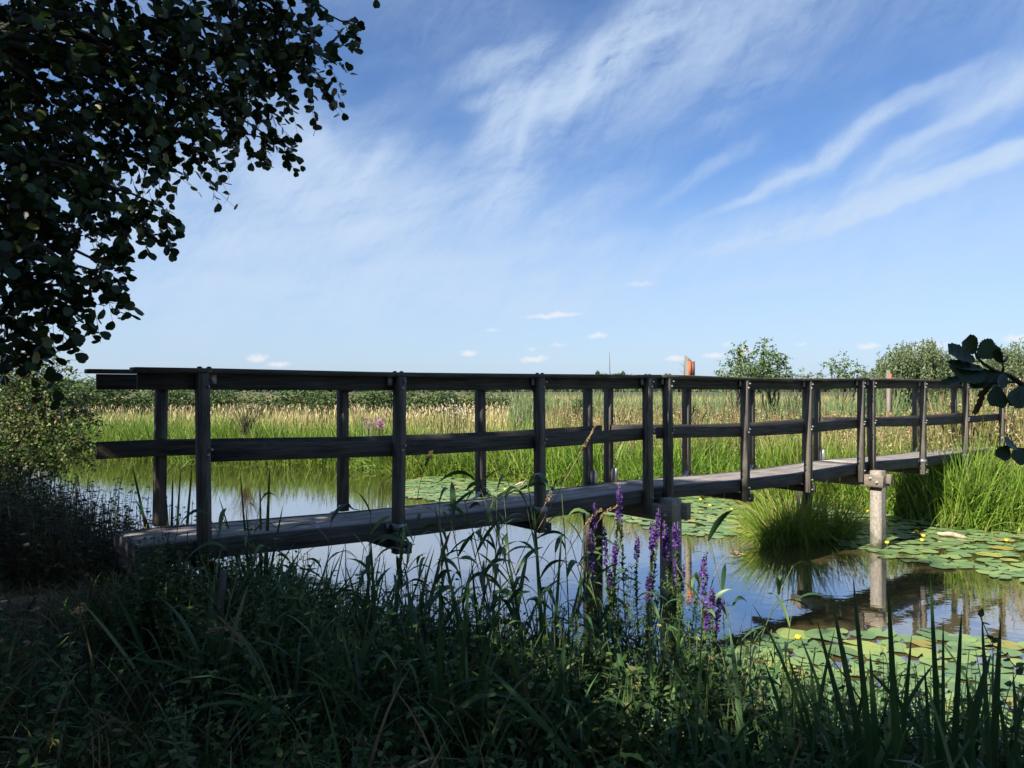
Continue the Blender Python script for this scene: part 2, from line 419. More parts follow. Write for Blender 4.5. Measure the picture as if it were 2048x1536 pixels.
def water_mat():
    m, n, l, b = new_mat('pond_water')
    tcn = n.new('ShaderNodeTexCoord')
    nz = n.new('ShaderNodeTexNoise'); nz.inputs['Scale'].default_value = 0.35; nz.inputs['Detail'].default_value = 4
    l.new(tcn.outputs['Object'], nz.inputs['Vector'])
    l.new(ramp(n, l, nz.outputs[0], [(0.3, (0.125, 0.100, 0.040)), (0.7, (0.155, 0.125, 0.055))]), b.inputs['Base Color'])
    b.inputs['Roughness'].default_value = 0.02
    b.inputs['IOR'].default_value = 1.33
    b.inputs['Specular IOR Level'].default_value = 0.6
    w1 = n.new('ShaderNodeTexNoise'); w1.inputs['Scale'].default_value = 5; w1.inputs['Detail'].default_value = 3
    mp = n.new('ShaderNodeMapping'); mp.inputs['Scale'].default_value = (1, 1.6, 1)
    l.new(tcn.outputs['Object'], mp.inputs['Vector']); l.new(mp.outputs[0], w1.inputs['Vector'])
    bp = n.new('ShaderNodeBump'); bp.inputs['Strength'].default_value = 0.05; bp.inputs['Distance'].default_value = 0.02
    l.new(w1.outputs[0], bp.inputs['Height']); l.new(bp.outputs[0], b.inputs['Normal'])
    gl = n.new('ShaderNodeBsdfGlossy'); gl.inputs['Roughness'].default_value = 0.015
    l.new(bp.outputs[0], gl.inputs['Normal'])
    fr = n.new('ShaderNodeFresnel'); fr.inputs['IOR'].default_value = 1.33
    mr = n.new('ShaderNodeMapRange')
    mr.inputs['From Min'].default_value = 0.02; mr.inputs['From Max'].default_value = 0.50
    mr.inputs['To Min'].default_value = 0.40; mr.inputs['To Max'].default_value = 0.88
    l.new(fr.outputs[0], mr.inputs['Value'])
    ms = n.new('ShaderNodeMixShader')
    l.new(mr.outputs[0], ms.inputs[0]); l.new(b.outputs[0], ms.inputs[1]); l.new(gl.outputs[0], ms.inputs[2])
    l.new(ms.outputs[0], n['Material Output'].inputs['Surface'])
    return m


M['water'] = water_mat()


def pad_mat():
    m, n, l, b = new_mat('lily_pad')
    oi = n.new('ShaderNodeNewGeometry')
    c = ramp(n, l, oi.outputs['Random Per Island'], [(0, (0.14, 0.22, 0.085)), (0.45, (0.20, 0.285, 0.11)), (0.85, (0.265, 0.33, 0.125)), (0.96, (0.36, 0.33, 0.12)), (1, (0.34, 0.24, 0.09))])
    ob = n.new('ShaderNodeObjectInfo')
    c2 = ramp(n, l, ob.outputs['Random'], [(0, (0.50, 0.62, 0.66)), (0.45, (0.85, 0.92, 0.9)), (0.85, (1.15, 1.1, 0.85)), (0.95, (1.6, 1.15, 0.7)), (1, (1.3, .75, 0.4))])
    mx = n.new('ShaderNodeMix'); mx.data_type = 'RGBA'; mx.blend_type = 'MULTIPLY'; mx.inputs[0].default_value = 1
    l.new(c, mx.inputs[6]); l.new(c2, mx.inputs[7])
    tcn = n.new('ShaderNodeTexCoord')
    nz = n.new('ShaderNodeTexNoise'); nz.inputs['Scale'].default_value = 7; nz.inputs['Detail'].default_value = 8
    l.new(tcn.outputs['Object'], nz.inputs['Vector'])
    ms = n.new('ShaderNodeMapRange'); ms.inputs['From Min'].default_value = 0.56; ms.inputs['From Max'].default_value = 0.70
    ms.inputs['To Max'].default_value = 0.8
    l.new(nz.outputs[0], ms.inputs['Value'])
    m2 = n.new('ShaderNodeMix'); m2.data_type = 'RGBA'
    l.new(ms.outputs[0], m2.inputs[0]); l.new(mx.outputs[2], m2.inputs[6]); m2.inputs[7].default_value = (0.16, 0.12, 0.05, 1)
    l.new(m2.outputs[2], b.inputs['Base Color'])
    b.inputs['Roughness'].default_value = 0.38
    b.inputs['Specular IOR Level'].default_value = 0.4
    return m


M['pad'] = pad_mat()

# ------------------------------------------------------------------ mesh helpers
UP = np.array([0, 0, 1.0])


def norm(v):
    return v / np.maximum(np.linalg.norm(v, axis=-1, keepdims=True), 1e-9)


class MB:
    """collects quads and triangles as numpy arrays, builds ONE mesh object"""

    def __init__(s):
        s.v, s.q, s.t, s.a, s.g, s.qm, s.tm, s.n = [], [], [], [], [], [], [], 0

    def add(s, V, Q=None, T=None, t=None, grain=None, mat=0):
        V = np.asarray(V, float).reshape(-1, 3)
        if Q is not None and len(Q):
            Q = np.asarray(Q, int)
            s.q.append(Q + s.n); s.qm.append(np.full(len(Q), mat))
        if T is not None and len(T):
            T = np.asarray(T, int)
            s.t.append(T + s.n); s.tm.append(np.full(len(T), mat))
        s.v.append(V)
        s.a.append(np.zeros(len(V)) if t is None else np.asarray(t, float).reshape(-1))
        s.g.append(V.copy() if grain is None else np.asarray(grain, float).reshape(-1, 3))
        s.n += len(V)

    def mesh(s, name, mats, smooth=False, grain=False):
        me = bpy.data.meshes.new(name)
        V = np.concatenate(s.v)
        Q = np.concatenate(s.q) if s.q else np.zeros((0, 4), int)
        T = np.concatenate(s.t) if s.t else np.zeros((0, 3), int)
        me.vertices.add(len(V)); me.vertices.foreach_set('co', V.astype(np.float32).ravel())
        me.loops.add(Q.size + T.size)
        me.loops.foreach_set('vertex_index', np.concatenate([Q.ravel(), T.ravel()]).astype(np.int32))
        me.polygons.add(len(Q) + len(T))
        st = np.concatenate([np.arange(len(Q)) * 4, Q.size + np.arange(len(T)) * 3]).astype(np.int32)
        me.polygons.foreach_set('loop_start', st)
        mi = np.concatenate([np.concatenate(s.qm) if s.qm else np.zeros(0), np.concatenate(s.tm) if s.tm else np.zeros(0)])
        for m in mats:
            me.materials.append(m)
        if len(mats) > 1:
            me.polygons.foreach_set('material_index', mi.astype(np.int32))
        if smooth:
            me.polygons.foreach_set('use_smooth', np.ones(len(Q) + len(T), bool))
        me.update(calc_edges=True)
        if grain:
            a = me.attributes.new('grain', 'FLOAT_VECTOR', 'POINT')
            a.data.foreach_set('vector', np.concatenate(s.g).astype(np.float32).ravel())
        elif any(x.any() for x in s.a):
            a = me.attributes.new('t', 'FLOAT', 'POINT')
            a.data.foreach_set('value', np.concatenate(s.a).astype(np.float32))
        return me

    def build(s, name, mats, parent=None, smooth=False, grain=False):
        if not isinstance(mats, (list, tuple)):
            mats = [mats]
        o = bpy.data.objects.new(name, s.mesh(name, mats, smooth, grain))
        COL.objects.link(o)
        if parent is not None:
            o.parent = parent
            if parent.type == 'EMPTY':
                o.matrix_parent_inverse = parent.matrix_basis.inverted()
        return o


def tag(o, label=None, cat=None, group=None, kind=None):
    if label: o['label'] = label
    if cat: o['category'] = cat
    if group: o['group'] = group
    if kind: o['kind'] = kind
    return o


def empty(name, loc, label, cat, group=None):
    o = bpy.data.objects.new(name, None)
    o.location = [float(v) for v in loc]
    o.empty_display_size = 0.1
    COL.objects.link(o)
    return tag(o, label, cat, group)


def copy_tree(o, loc=None, rz=None, sc=None, parent=None):
    c = o.copy(); COL.objects.link(c); c.parent = parent
    if loc is not None: c.location = [float(v) for v in loc]
    if rz is not None: c.rotation_euler = (0, 0, rz)
    if sc is not None: c.scale = (sc, sc, sc)
    for ch in list(o.children):
        copy_tree(ch, parent=c)
    return c


def blades(mb, base, d0, L, Wd, droop, K=4, fold=0.0, prof='grass', side=None, mat=0):
    N = len(base)
    t = np.linspace(0, 1, K + 1)
    L = np.broadcast_to(L, (N,)); Wd = np.broadcast_to(Wd, (N,)); droop = np.broadcast_to(droop, (N,))
    h = d0.copy(); h[:, 2] = 0
    hn = norm(h + 1e-6)
    c = base[:, None] + L[:, None, None] * (d0[:, None] * t[None, :, None]
        + hn[:, None] * (droop * 0.35)[:, None, None] * (t ** 2)[None, :, None]
        - UP[None, None] * (droop)[:, None, None] * (t ** 2.2)[None, :, None])
    if side is None:
        r = norm(rng.normal(size=(N, 3)) * [1, 1, 0.25])
        side = norm(np.cross(d0, r))
    if prof == 'grass':
        w = (1 - t) ** 0.6 * 0.8 + 0.2 * (1 - t)
    elif prof == 'sword':
        w = np.where(t < 0.55, 0.8 + 0.36 * t, np.clip(1 - (t - 0.55) / 0.45, 0, 1) ** 0.5)
    elif prof == 'line':
        w = np.ones_like(t)
    else:
        w = np.sin(np.pi * np.clip(t * 0.94 + 0.05, 0, 1)) ** 0.7
    w = np.maximum(w, 0.03)
    sw = side[:, None] * (Wd[:, None] * w[None])[..., None] * 0.5
    ti = np.broadcast_to(t[None], (N, K + 1))
    if fold == 0:
        V = np.stack([c - sw, c + sw], 2)
        idx = np.arange(N)[:, None] * (K + 1) * 2 + np.arange(K)[None] * 2
        Q = np.stack([idx, idx + 1, idx + 3, idx + 2], -1).reshape(-1, 4)
        tt = np.repeat(ti, 2, axis=1)
    else:
        nrm = norm(np.cross(d0, side))
        mid = c + nrm[:, None] * (Wd[:, None] * w[None])[..., None] * fold
        V = np.stack([c - sw, mid, c + sw], 2)
        idx = np.arange(N)[:, None] * (K + 1) * 3 + np.arange(K)[None] * 3
        Q = np.concatenate([np.stack([idx, idx + 1, idx + 4, idx + 3], -1).reshape(-1, 4),
                            np.stack([idx + 1, idx + 2, idx + 5, idx + 4], -1).reshape(-1, 4)])
        tt = np.repeat(ti, 3, axis=1)
    mb.add(V.reshape(-1, 3), Q, t=tt.reshape(-1), mat=mat)
    return c


def tube(mb, pts, rad, n=6, mat=0, cap=True):
    pts = np.asarray(pts, float); K = len(pts)
    rad = np.broadcast_to(rad, (K,))
    tg = norm(np.gradient(pts, axis=0))
    ref = np.array([0.31, 0.83, 0.2]) if abs(tg[0][2]) > 0.8 else UP
    a = norm(np.cross(tg, ref)); b = np.cross(tg, a)
    an = np.arange(n) / n * 2 * np.pi
    V = pts[:, None] + rad[:, None, None] * (a[:, None] * np.cos(an)[None, :, None] + b[:, None] * np.sin(an)[None, :, None])
    i = np.arange(K - 1)[:, None] * n; j = np.arange(n)[None]
    Q = np.stack([i + j, i + (j + 1) % n, i + n + (j + 1) % n, i + n + j], -1).reshape(-1, 4)
    s = np.concatenate([[0], np.cumsum(np.linalg.norm(np.diff(pts, axis=0), axis=1))])
    g = np.stack([np.broadcast_to(s[:, None], (K, n)), np.broadcast_to(np.cos(an)[None] * rad[:, None], (K, n)),
                  np.broadcast_to(np.sin(an)[None] * rad[:, None], (K, n))], -1)
    T = None
    V = V.reshape(-1, 3); g = g.reshape(-1, 3)
    if cap:
        V = np.concatenate([V, pts[-1:]]); g = np.concatenate([g, g[-1:]])
        e = (K - 1) * n
        T = [[e + k, e + (k + 1) % n, K * n] for k in range(n)]
    mb.add(V, Q, T, grain=g, mat=mat)


# leaf templates: (x along the leaf, y across, z), faces
def tpl_alder(serr=False):
    if not serr:
        mid = [(0, 0, 0), (.34, 0, 0), (.68, 0, 0), (.94, 0, 0)]
        e = [(.10, .16), (.34, .37), (.66, .46), (.93, .33), (1.0, .13)]
        V = mid + [(x, y, .13 * y) for x, y in e] + [(x, -y, .13 * y) for x, y in e]
        Q = [(0, 1, 5, 4), (1, 2, 6, 5), (2, 3, 7, 6), (0, 9, 10, 1), (1, 10, 11, 2), (2, 11, 12, 3)]
        T = [(3, 8, 7), (3, 12, 13)]
        return np.array(V, float), np.array(Q), np.array(T)
    n = 17
    V = [(x, 0, 0) for x in np.linspace(0, .95, n)]
    rr = np.random.default_rng(3)
    for sgn in (1, -1):
        for k in range(n):
            u = k / (n - 1)
            x = u * 1.02 - (0.04 if k == n - 1 else 0)
            y = .49 * math.sin(math.pi * min(1, u * .86 + .045) ** 1.15) ** .62
            y += 0.022 * (1 if k % 2 else -1) + rr.uniform(-.008, .008)
            V.append((x + .05 * y, sgn * max(y, .01), .16 * y + .015 * math.sin(k * 1.6)))
    Q = []
    for k in range(n - 1):
        Q.append((k, k + 1, n + k + 1, n + k))
        Q.append((k, 2 * n + k, 2 * n + k + 1, k + 1))
    return np.array(V, float), np.array(Q), np.zeros((0, 3), int)


TPL_ALDER = tpl_alder()
TPL_SERR = tpl_alder(True)
TPL_Q = (np.array([(0, 0, 0), (.45, .30, .05), (1, 0, 0), (.45, -.30, .05)], float), np.array([(0, 3, 2, 1)]), np.zeros((0, 3), int))
TPL_N = (np.array([(0, 0, 0), (.5, 0, 0), (1, 0, -.04), (.3, .27, .05), (.65, .20, .03), (.3, -.27, .05), (.65, -.20, .03)], float),
         np.array([(0, 1, 4, 3), (0, 5, 6, 1)]), np.array([(1, 2, 4), (1, 6, 2)]))


def leaves(mb, tpl, pos, ax, nr, L, wid=1.0, mat=0):
    V0, Q0, T0 = tpl
    N = len(pos)
    ax = norm(ax)
    y = norm(np.cross(nr, ax)); nr = np.cross(ax, y)
    L = np.broadcast_to(L, (N,))
    V = pos[:, None] + L[:, None, None] * (ax[:, None] * V0[None, :, 0:1] + y[:, None] * V0[None, :, 1:2] * wid + nr[:, None] * V0[None, :, 2:3])
    k = len(V0)
    off = (np.arange(N) * k)[:, None, None]
    Q = (Q0[None] + off).reshape(-1, 4)
    T = (T0[None] + off).reshape(-1, 3) if len(T0) else None
    mb.add(V.reshape(-1, 3), Q, T, mat=mat)


def rdir(N, z=1.0):
    return norm(rng.normal(size=(N, 3)) * [1, 1, z])


# ------------------------------------------------------------------ terrain and water
NEAR = np.array([(-80, 75), (-40, 37), (-20, 23.0), (-14, 19.0), (-9, 13.2), (-5.5, 9.4), (-3.6, 7.5), (-2.6, 6.6), (-1.8, 5.9), (-0.9, 5.3), (0.1, 4.9),
                 (0.9, 4.55), (1.5, 4.2), (2.2, 3.85), (3.2, 3.2), (5, 1.8), (8, -0.5), (14, -4), (80, -40)], float)
FAR = np.array([(-80, 96), (-40, 48), (-22, 29.5), (-12.9, 24.6), (-8, 23.2), (-4.6, 22.0), (-2.6, 20.0), (.2, 18.6), (1.75, 17.4), (3.9, 16.3), (5.4, 15.5), (6.5, 14.6),
                (7.0, 12.6), (7.6, 12.25), (8.6, 12.1), (10, 10.6), (14, 7), (20, 2), (80, -30)], float)


def sstep(a, b, x):
    t = np.clip((x - a) / (b - a), 0, 1)
    return t * t * (3 - 2 * t)


def wob(x, y):
    return 0.5 * np.sin(x * 1.7 + y * 0.6) + 0.3 * np.sin(x * 3.9 - y * 2.3 + 1) + 0.2 * np.sin(x * 7.1 + y * 6.2 + 2)


def bank_d(x, y):
    dn = (np.interp(x, NEAR[:, 0], NEAR[:, 1]) - y) * 0.75 + 0.12 * wob(x, y)
    df = (y - np.interp(x, FAR[:, 0], FAR[:, 1])) * 0.75 + 0.15 * wob(x + 5, y)
    return dn, df


def ground_z(x, y):
    x = np.asarray(x, float); y = np.asarray(y, float)
    dn, df = bank_d(x, y)
    d = np.maximum(dn, df)
    z = np.where(d < 0, np.maximum(-0.7, d * 0.8), 0)
    near = sstep(0, .45, dn) * 0.34 + sstep(.3, 2.2, dn) * 0.30
    far = sstep(0, .3, df) * 0.16 + sstep(.2, 4, df) * 0.30
    z = z + np.where(dn > 0, near, 0) + np.where(df > 0, far, 0)
    # earth ramps that meet the two ends of the bridge
    rx = np.exp(-(((x + 2.45) / .8) ** 2 + ((y - 5.0) / 0.62) ** 2)) + .45 * np.exp(-(((x + 4.6) / 1.6) ** 2 + ((y - 5.2) / 1.1) ** 2))
    z = z + np.where(dn > -0.1, 0.47 * rx * sstep(0, .5, dn), 0)
    r2 = np.exp(-(((x - 9.9) / 1.5) ** 2 + ((y - 15.3) / 1.3) ** 2))
    z = z + np.where(df > 0, 0.72 * r2, 0)
    z = z + 0.035 * wob(x * 1.3, y * 1.1) * (d > 0.2)
    return z


def axis(lo, a, b, hi, fine):
    mid = np.arange(a, b, fine)
    l_ = a - np.geomspace(fine * 2, a - lo, 26)[::-1]
    r_ = mid[-1] + np.geomspace(fine * 2, hi - mid[-1], 26)
    return np.concatenate([l_, mid, r_])


gx = axis(-900, -17, 17, 900, 0.17)
gy = axis(-300, -3, 31, 1800, 0.17)
X, Y = np.meshgrid(gx, gy)
Z = ground_z(X, Y)
mb = MB()
ny, nx = X.shape
ii = (np.arange(ny - 1)[:, None] * nx + np.arange(nx - 1)[None])
mb.add(np.stack([X, Y, Z], -1), np.stack([ii, ii + 1, ii + nx + 1, ii + nx], -1).reshape(-1, 4))
tag(mb.build('ground', M['ground'], smooth=True), kind='structure')
mb = MB()
mb.add([(-80, -60, 0), (80, -60, 0), (80, 110, 0), (-80, 110, 0)], [(0, 1, 2, 3)])
tag(mb.build('water', M['water']), kind='structure')
# trodden path up to the near end of the bridge
mb = MB()
pc = np.array([(-12, 5.2), (-8, 5.0), (-5.5, 4.9), (-4.2, 4.95), (-3.3, 5.02), (-2.75, 5.12)])
tt = np.linspace(0, 1, 70)
cx = np.interp(tt, np.linspace(0, 1, 6), pc[:, 0]); cy = np.interp(tt, np.linspace(0, 1, 6), pc[:, 1])
wv = np.linspace(-.24, .24, 7)
PX = cx[:, None] + 0 * wv[None]; PY = cy[:, None] + wv[None] * (1 + .2 * np.sin(cx * 3))[:, None]
PZ = ground_z(PX, PY) + 0.016 - 0.035 * (np.abs(wv)[None] / .20) ** 2 + .008 * wob(PX * 6, PY * 7)
ii = np.arange(69)[:, None] * 7 + np.arange(6)[None]
mb.add(np.stack([PX, PY, PZ], -1), np.stack([ii, ii + 7, ii + 8, ii + 1], -1).reshape(-1, 4))
tag(mb.build('path', M['path'], smooth=True), kind='structure')

# ------------------------------------------------------------------ the footbridge
TH = .688
D = np.array([math.cos(TH), math.sin(TH), 0]); NT = np.array([-math.sin(TH), math.cos(TH), 0])
B0 = np.array([-2.0427, 5.1084, 0])
S = np.array([0, 1.485, 2.97, 4.455, 4.78, 6.181, 7.582, 8.984, 9.308, 10.993, 12.679, 14.364])
DZ = np.array([1.228, 1.184, 1.170, 1.186, 1.194, 1.150, 1.137, 1.160, 1.168, 1.122, 1.114, 1.122])
CZ = EYE + np.array([.128, .118, .123, .130, .136, .117, .113, .134, .134, .126, .127, .122])
WB = .79
FO = -.0715
SPANS = [(-.36, S[3] + .155), (S[4] - .155, S[7] + .155), (S[8] - .155, S[11] + .45)]


def dz(s):
    return np.interp(s, S, DZ) + 0 * np.asarray(s)


def cz(s):
    return np.interp(s, S, CZ)


def bp_(s, t, z):
    s, t, z = np.broadcast_arrays(s, t, z)
    return B0 + D * s[..., None] + NT * t[..., None] + UP * z[..., None]


def bar(mb, s0, s1, t0, t1, zb, zt, seg=1, mat=0, jit=0.0, gr='s'):
    """box following the bridge; zb and zt are numbers or functions of s"""
    s = np.linspace(s0, s1, seg + 1)
    b = zb(s) if callable(zb) else np.full(seg + 1, float(zb))
    t_ = zt(s) if callable(zt) else np.full(seg + 1, float(zt))
    c = 0.004
    prof = [(t0 + c, 0, 0), (t1 - c, 0, 0), (t1, 0, c), (t1, 1, -c), (t1 - c, 1, 0), (t0 + c, 1, 0), (t0, 1, -c), (t0, 0, c)]
    V, G = [], []
    off = random.random() * 20
    for k in range(seg + 1):
        j = random.uniform(-jit, jit)
        for (tv, top, dzz) in prof:
            z = (t_[k] if top else b[k]) + dzz
            V.append(B0 + D * s[k] + NT * (tv + j) + UP * z)
            G.append((s[k] + off, tv, z) if gr == 's' else ((tv + off, s[k], z) if gr == 't' else (z + off, tv, s[k])))
    Q = []
    n = 8
    for k in range(seg):
        for i in range(n):
            Q.append((k * n + i, k * n + (i + 1) % n, (k + 1) * n + (i + 1) % n, (k + 1) * n + i))
    for base, rev in ((0, False), (seg * n, True)):
        for q in ((0, 1, 2, 7), (7, 2, 3, 6), (6, 3, 4, 5)):
            q = [base + i for i in q]
            Q.append(q if rev else q[::-1])
    mb.add(V, Q, grain=G, mat=mat)


bridge = empty('footbridge', bp_(4.6, .4, 1.0), 'long narrow weathered timber footbridge with railings crossing the pond', 'footbridge')


def bpart(name, m, build_fn, parent=bridge):
    mb = MB()
    build_fn(mb)
    o = mb.build(name, m, parent, grain=True)
    return o


# deck: four long planks side by side per span, each slightly different
for si, (a, b) in enumerate(SPANS):
    n = 3
    w = (WB - .09 - .12) / n
    t0 = .105
    for k in range(n):
        lift = random.uniform(-.0015, .0015)
        seg = 14
        bpart('deck_plank', M['deck'], lambda m_, k=k, lift=lift: bar(m_, a + random.uniform(-.015, .015), b + random.uniform(-.01, .01), t0 + k * w + .002, t0 + (k + 1) * w - .002,
                                                  lambda s: dz(s) - .045 + lift, lambda s: dz(s) + lift, seg))
    for (ta, tb) in ((.048, .103), (WB - .103, WB - .048)):
        bpart('side_beam', M['beam'], lambda m_: bar(m_, a, b, ta - .004, tb, lambda s: dz(s) - .128, lambda s: dz(s) + .002, seg))
    bpart('centre_beam', M['beam'], lambda m_: bar(m_, a, b, .36, .44, lambda s: dz(s) - .145, lambda s: dz(s) - .049, seg))

# cross joists under each post pair that is not above a support
for i in range(12):
    if i in (4, 8):
        continue
    s0 = S[i]
    ln = .055 if i in (3, 7) else .05
    bpart('cross_joist', M['beam'], lambda m_: bar(m_, s0 + .040, s0 + .040 + ln, -.06, WB + .06, dz(s0) - .24, dz(s0) - .153, 1, gr='t'))

# posts
for i in range(12):
    for far in (0, 1):
        s0 = S[i] + (FO if far else 0)
        tc0 = WB if far else 0.0
        top = cz(S[i]) - .032
        bot = dz(S[i]) - .235
        if i in (4, 8): bot = dz(S[i]) - .102
        if i == 0: bot = dz(S[i]) - .14
        if far: bot = dz(S[i]) + .006 if i not in (3, 4, 8) else dz(S[i]) - .10
        tw, sw_ = .085, .074
        tt0 = tc0 - .045 - (0.0 if not far else -.005)
        lean = random.uniform(-.018, .018)
        def f(m_, s0=s0, tt0=tt0, bot=bot, top=top, lean=lean):
            bar(m_, s0 - sw_ / 2, s0 + sw_ / 2, tt0, tt0 + tw - .004, bot, top, 1, gr='z')
            V = m_.v[-1]; V += D * lean * ((V[:, 2:3] - dz(0)) / 1.2)
        post = bpart('post', M['post'], f)
        # bolts: two at each rail and one through the beam, on the outer face; heads also show on the far side
        def hexb(m_, c, nrm_):
            tube(m_, [c, c + nrm_ * .016], [.011, .010], 6)
        if not far:
            bolts = [(top - .04, .012), (top - .09, -.012), (dz(S[i]) + .56 + .05, .012), (dz(S[i]) + .56 + .015, -.012)]
            if i not in (4, 8): bolts += [(dz(S[i]) - .20, 0), (dz(S[i]) - .075, .0)]
            for (zz, ds) in bolts:
                c = bp_(s0 + sw_ / 2 * .55 + ds, tt0, zz)
                bpart('bolt', M['bolt'], lambda m_: hexb(m_, c, -NT), post)

# rails: cap board flat on top, deep board under it, one middle rail; far side first
for far in (0, 1):
    sgn = -1 if far else 1
    tin = (WB - .045 + .001) if far else .040          # inner face of the posts
    for si, (a, b) in enumerate(((S[0], S[3]), (S[4], S[7]), (S[8], S[11]))):
        sa = (-.396 if not far else -.50) if si == 0 else a - .10
        sb = b + (.06 if si < 2 else .12)
        t0, t1 = (tin, tin + .042) if not far else (tin - .042, tin)
        bpart('upper_rail', M['rail'], lambda m_: bar(m_, sa, sb, t0, t1, lambda s: cz(s) - .143, lambda s: cz(s) - .034, 12, jit=.002))
        ma = (0 - .03 if not far else -.50) if si == 0 else a - .10
        mz = lambda s: dz(s) + .585 - .005 * math.sin(si)
        bpart('middle_rail', M['rail'], lambda m_: bar(m_, ma, sb, t0 + .001, t1 - .001, lambda s: mz(s) - .062, lambda s: mz(s) + .058, 12, jit=.002))
        ca = (-.433 if not far else -.555) if si == 0 else a - .155
        cb = b + (.155 if si < 2 else .16)
        tc0 = -.052 if not far else WB - .105
        bpart('handrail', M['cap'], lambda m_: bar(m_, ca, cb, tc0, tc0 + .155, lambda s: cz(s) - .030, lambda s: cz(s) + .0, 12, jit=.002))
        # carriage bolt heads on the handrail above the posts
        for i in range(si * 4, si * 4 + 4):
            for ds in (-.03, .03):
                c = bp_(S[i] + ds, 0 if not far else WB - .03, cz(S[i]) - .001)
                bpart('bolt', M['rail'], lambda m_: tube(m_, [c, c + UP * .008, c + UP * .013], [.018, .016, .006], 8))
    # small steel plates that hold the upper rail to the posts
    for i in range(12):
        s0 = S[i]
        t0 = tin + .044 if far == 0 else tin - .050
        if far == 0:
            sd_ = 1 if i == 0 else -1
            bpart('rail_bracket', M['steel'], lambda m_: bar(m_, s0 + sd_ * .0385 - (.0 if sd_ > 0 else .045), s0 + sd_ * .0385 + (.045 if sd_ > 0 else 0), -.010 + 0.018, .036, cz(s0) - .105, cz(s0) - .033, 1))

# steel straps round the near posts at deck level
for i in (1, 2, 9, 10):
    s0 = S[i]
    def strap(m_):
        z = dz(s0) - .045
        bar(m_, s0 - .046, s0 + .046, -.056, -.047, z, z + .045, 1)
        bar(m_, s0 - .046, s0 - .0385, -.046, .045, z, z + .045, 1)
        bar(m_, s0 + .0385, s0 + .046, -.046, .045, z, z + .045, 1)
        bar(m_, s0 - .085, s0 - .047, .030, .040, z, z + .045, 1)
        bar(m_, s0 + .047, s0 + .085, .030, .040, z, z + .045, 1)
    bpart('post_strap', M['steel'], strap)

# feet of the far posts: upright plates or splayed foot brackets
for i in range(12):
    s0 = S[i] + FO
    z = float(dz(s0))
    if i in (3, 4, 8):
        def foot(m_):
            bar(m_, s0 + .038, s0 + .044, WB - .100, WB - .02, z + .004, z + .15, 1)
            bar(m_, s0 + .045, s0 + .10, WB - .100, WB - .045, z + .004, z + .011, 1)
            bar(m_, s0 - .02, s0 + .037, WB - .056, WB - .050, z + .004, z + .15, 1)
        bpart('foot_plate', M['steel'], foot)
    elif i not in (0,):
        def foot(m_):
            for sg in (-1, 1):
                p = [bp_(s0 + sg * .036, WB - .03, z + .065), bp_(s0 + sg * .055, WB - .032, z + .035), bp_(s0 + sg * .085, WB - .034, z + .014), bp_(s0 + sg * .125, WB - .036, z + .008)]
                w_ = NT * .028
                V = []
                for q in p:
                    V += [q - w_, q + w_, q + w_ - UP * .005, q - w_ - UP * .005]
                Q = []
                for k in range(3):
                    for e in range(4):
                        Q.append((k * 4 + e, k * 4 + (e + 1) % 4, k * 4 + 4 + (e + 1) % 4, k * 4 + 4 + e))
                Q.append((12, 13, 14, 15))
                m_.add(V, Q)
        bpart('foot_bracket', M['steel'], foot)

# the two trestles: a concrete near pile and a darker far pile each, clamped between two timbers
for k, sc_ in enumerate((4.62, 9.15)):
    zt = float(dz(sc_)) - .130
    for far in (0, 1):
        tcn = -.165 if not far else WB + .16
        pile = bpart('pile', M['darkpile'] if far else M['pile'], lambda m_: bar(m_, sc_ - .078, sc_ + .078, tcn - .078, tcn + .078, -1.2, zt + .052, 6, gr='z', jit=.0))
    for sg in (-1, 1):
        a = sc_ + sg * .080
        def cl(m_):
            bar(m_, min(a, a + sg * .075), max(a, a + sg * .075), -.30, WB + .30, zt - .165, zt - .003, 3, gr='t')
        c = bpart('clamp_beam', M['clamp'], cl)
        for tq in (-.22, -.13):
            pt = bp_(sc_ + sg * .156, tq, zt - .05 - (.05 if tq < -.2 else 0))
            bpart('bolt', M['bolt'], lambda m_: (tube(m_, [pt, pt + D * sg * .004], [.026, .026], 10), tube(m_, [pt + D * sg * .005, pt + D * sg * .03], [.013, .012], 6)), c)

bpart('end_board', M['beam'], lambda m_: bar(m_, -.385, -.3625, .05, WB - .05, dz(-.3) - .126, dz(-.3) - .003, 1, gr='t'))
# bank seat under the near end
bpart('bank_sill', M['beam'], lambda m_: bar(m_, -.35, -.26, .03, WB - .03, .98, 1.073, 2, gr='t'))

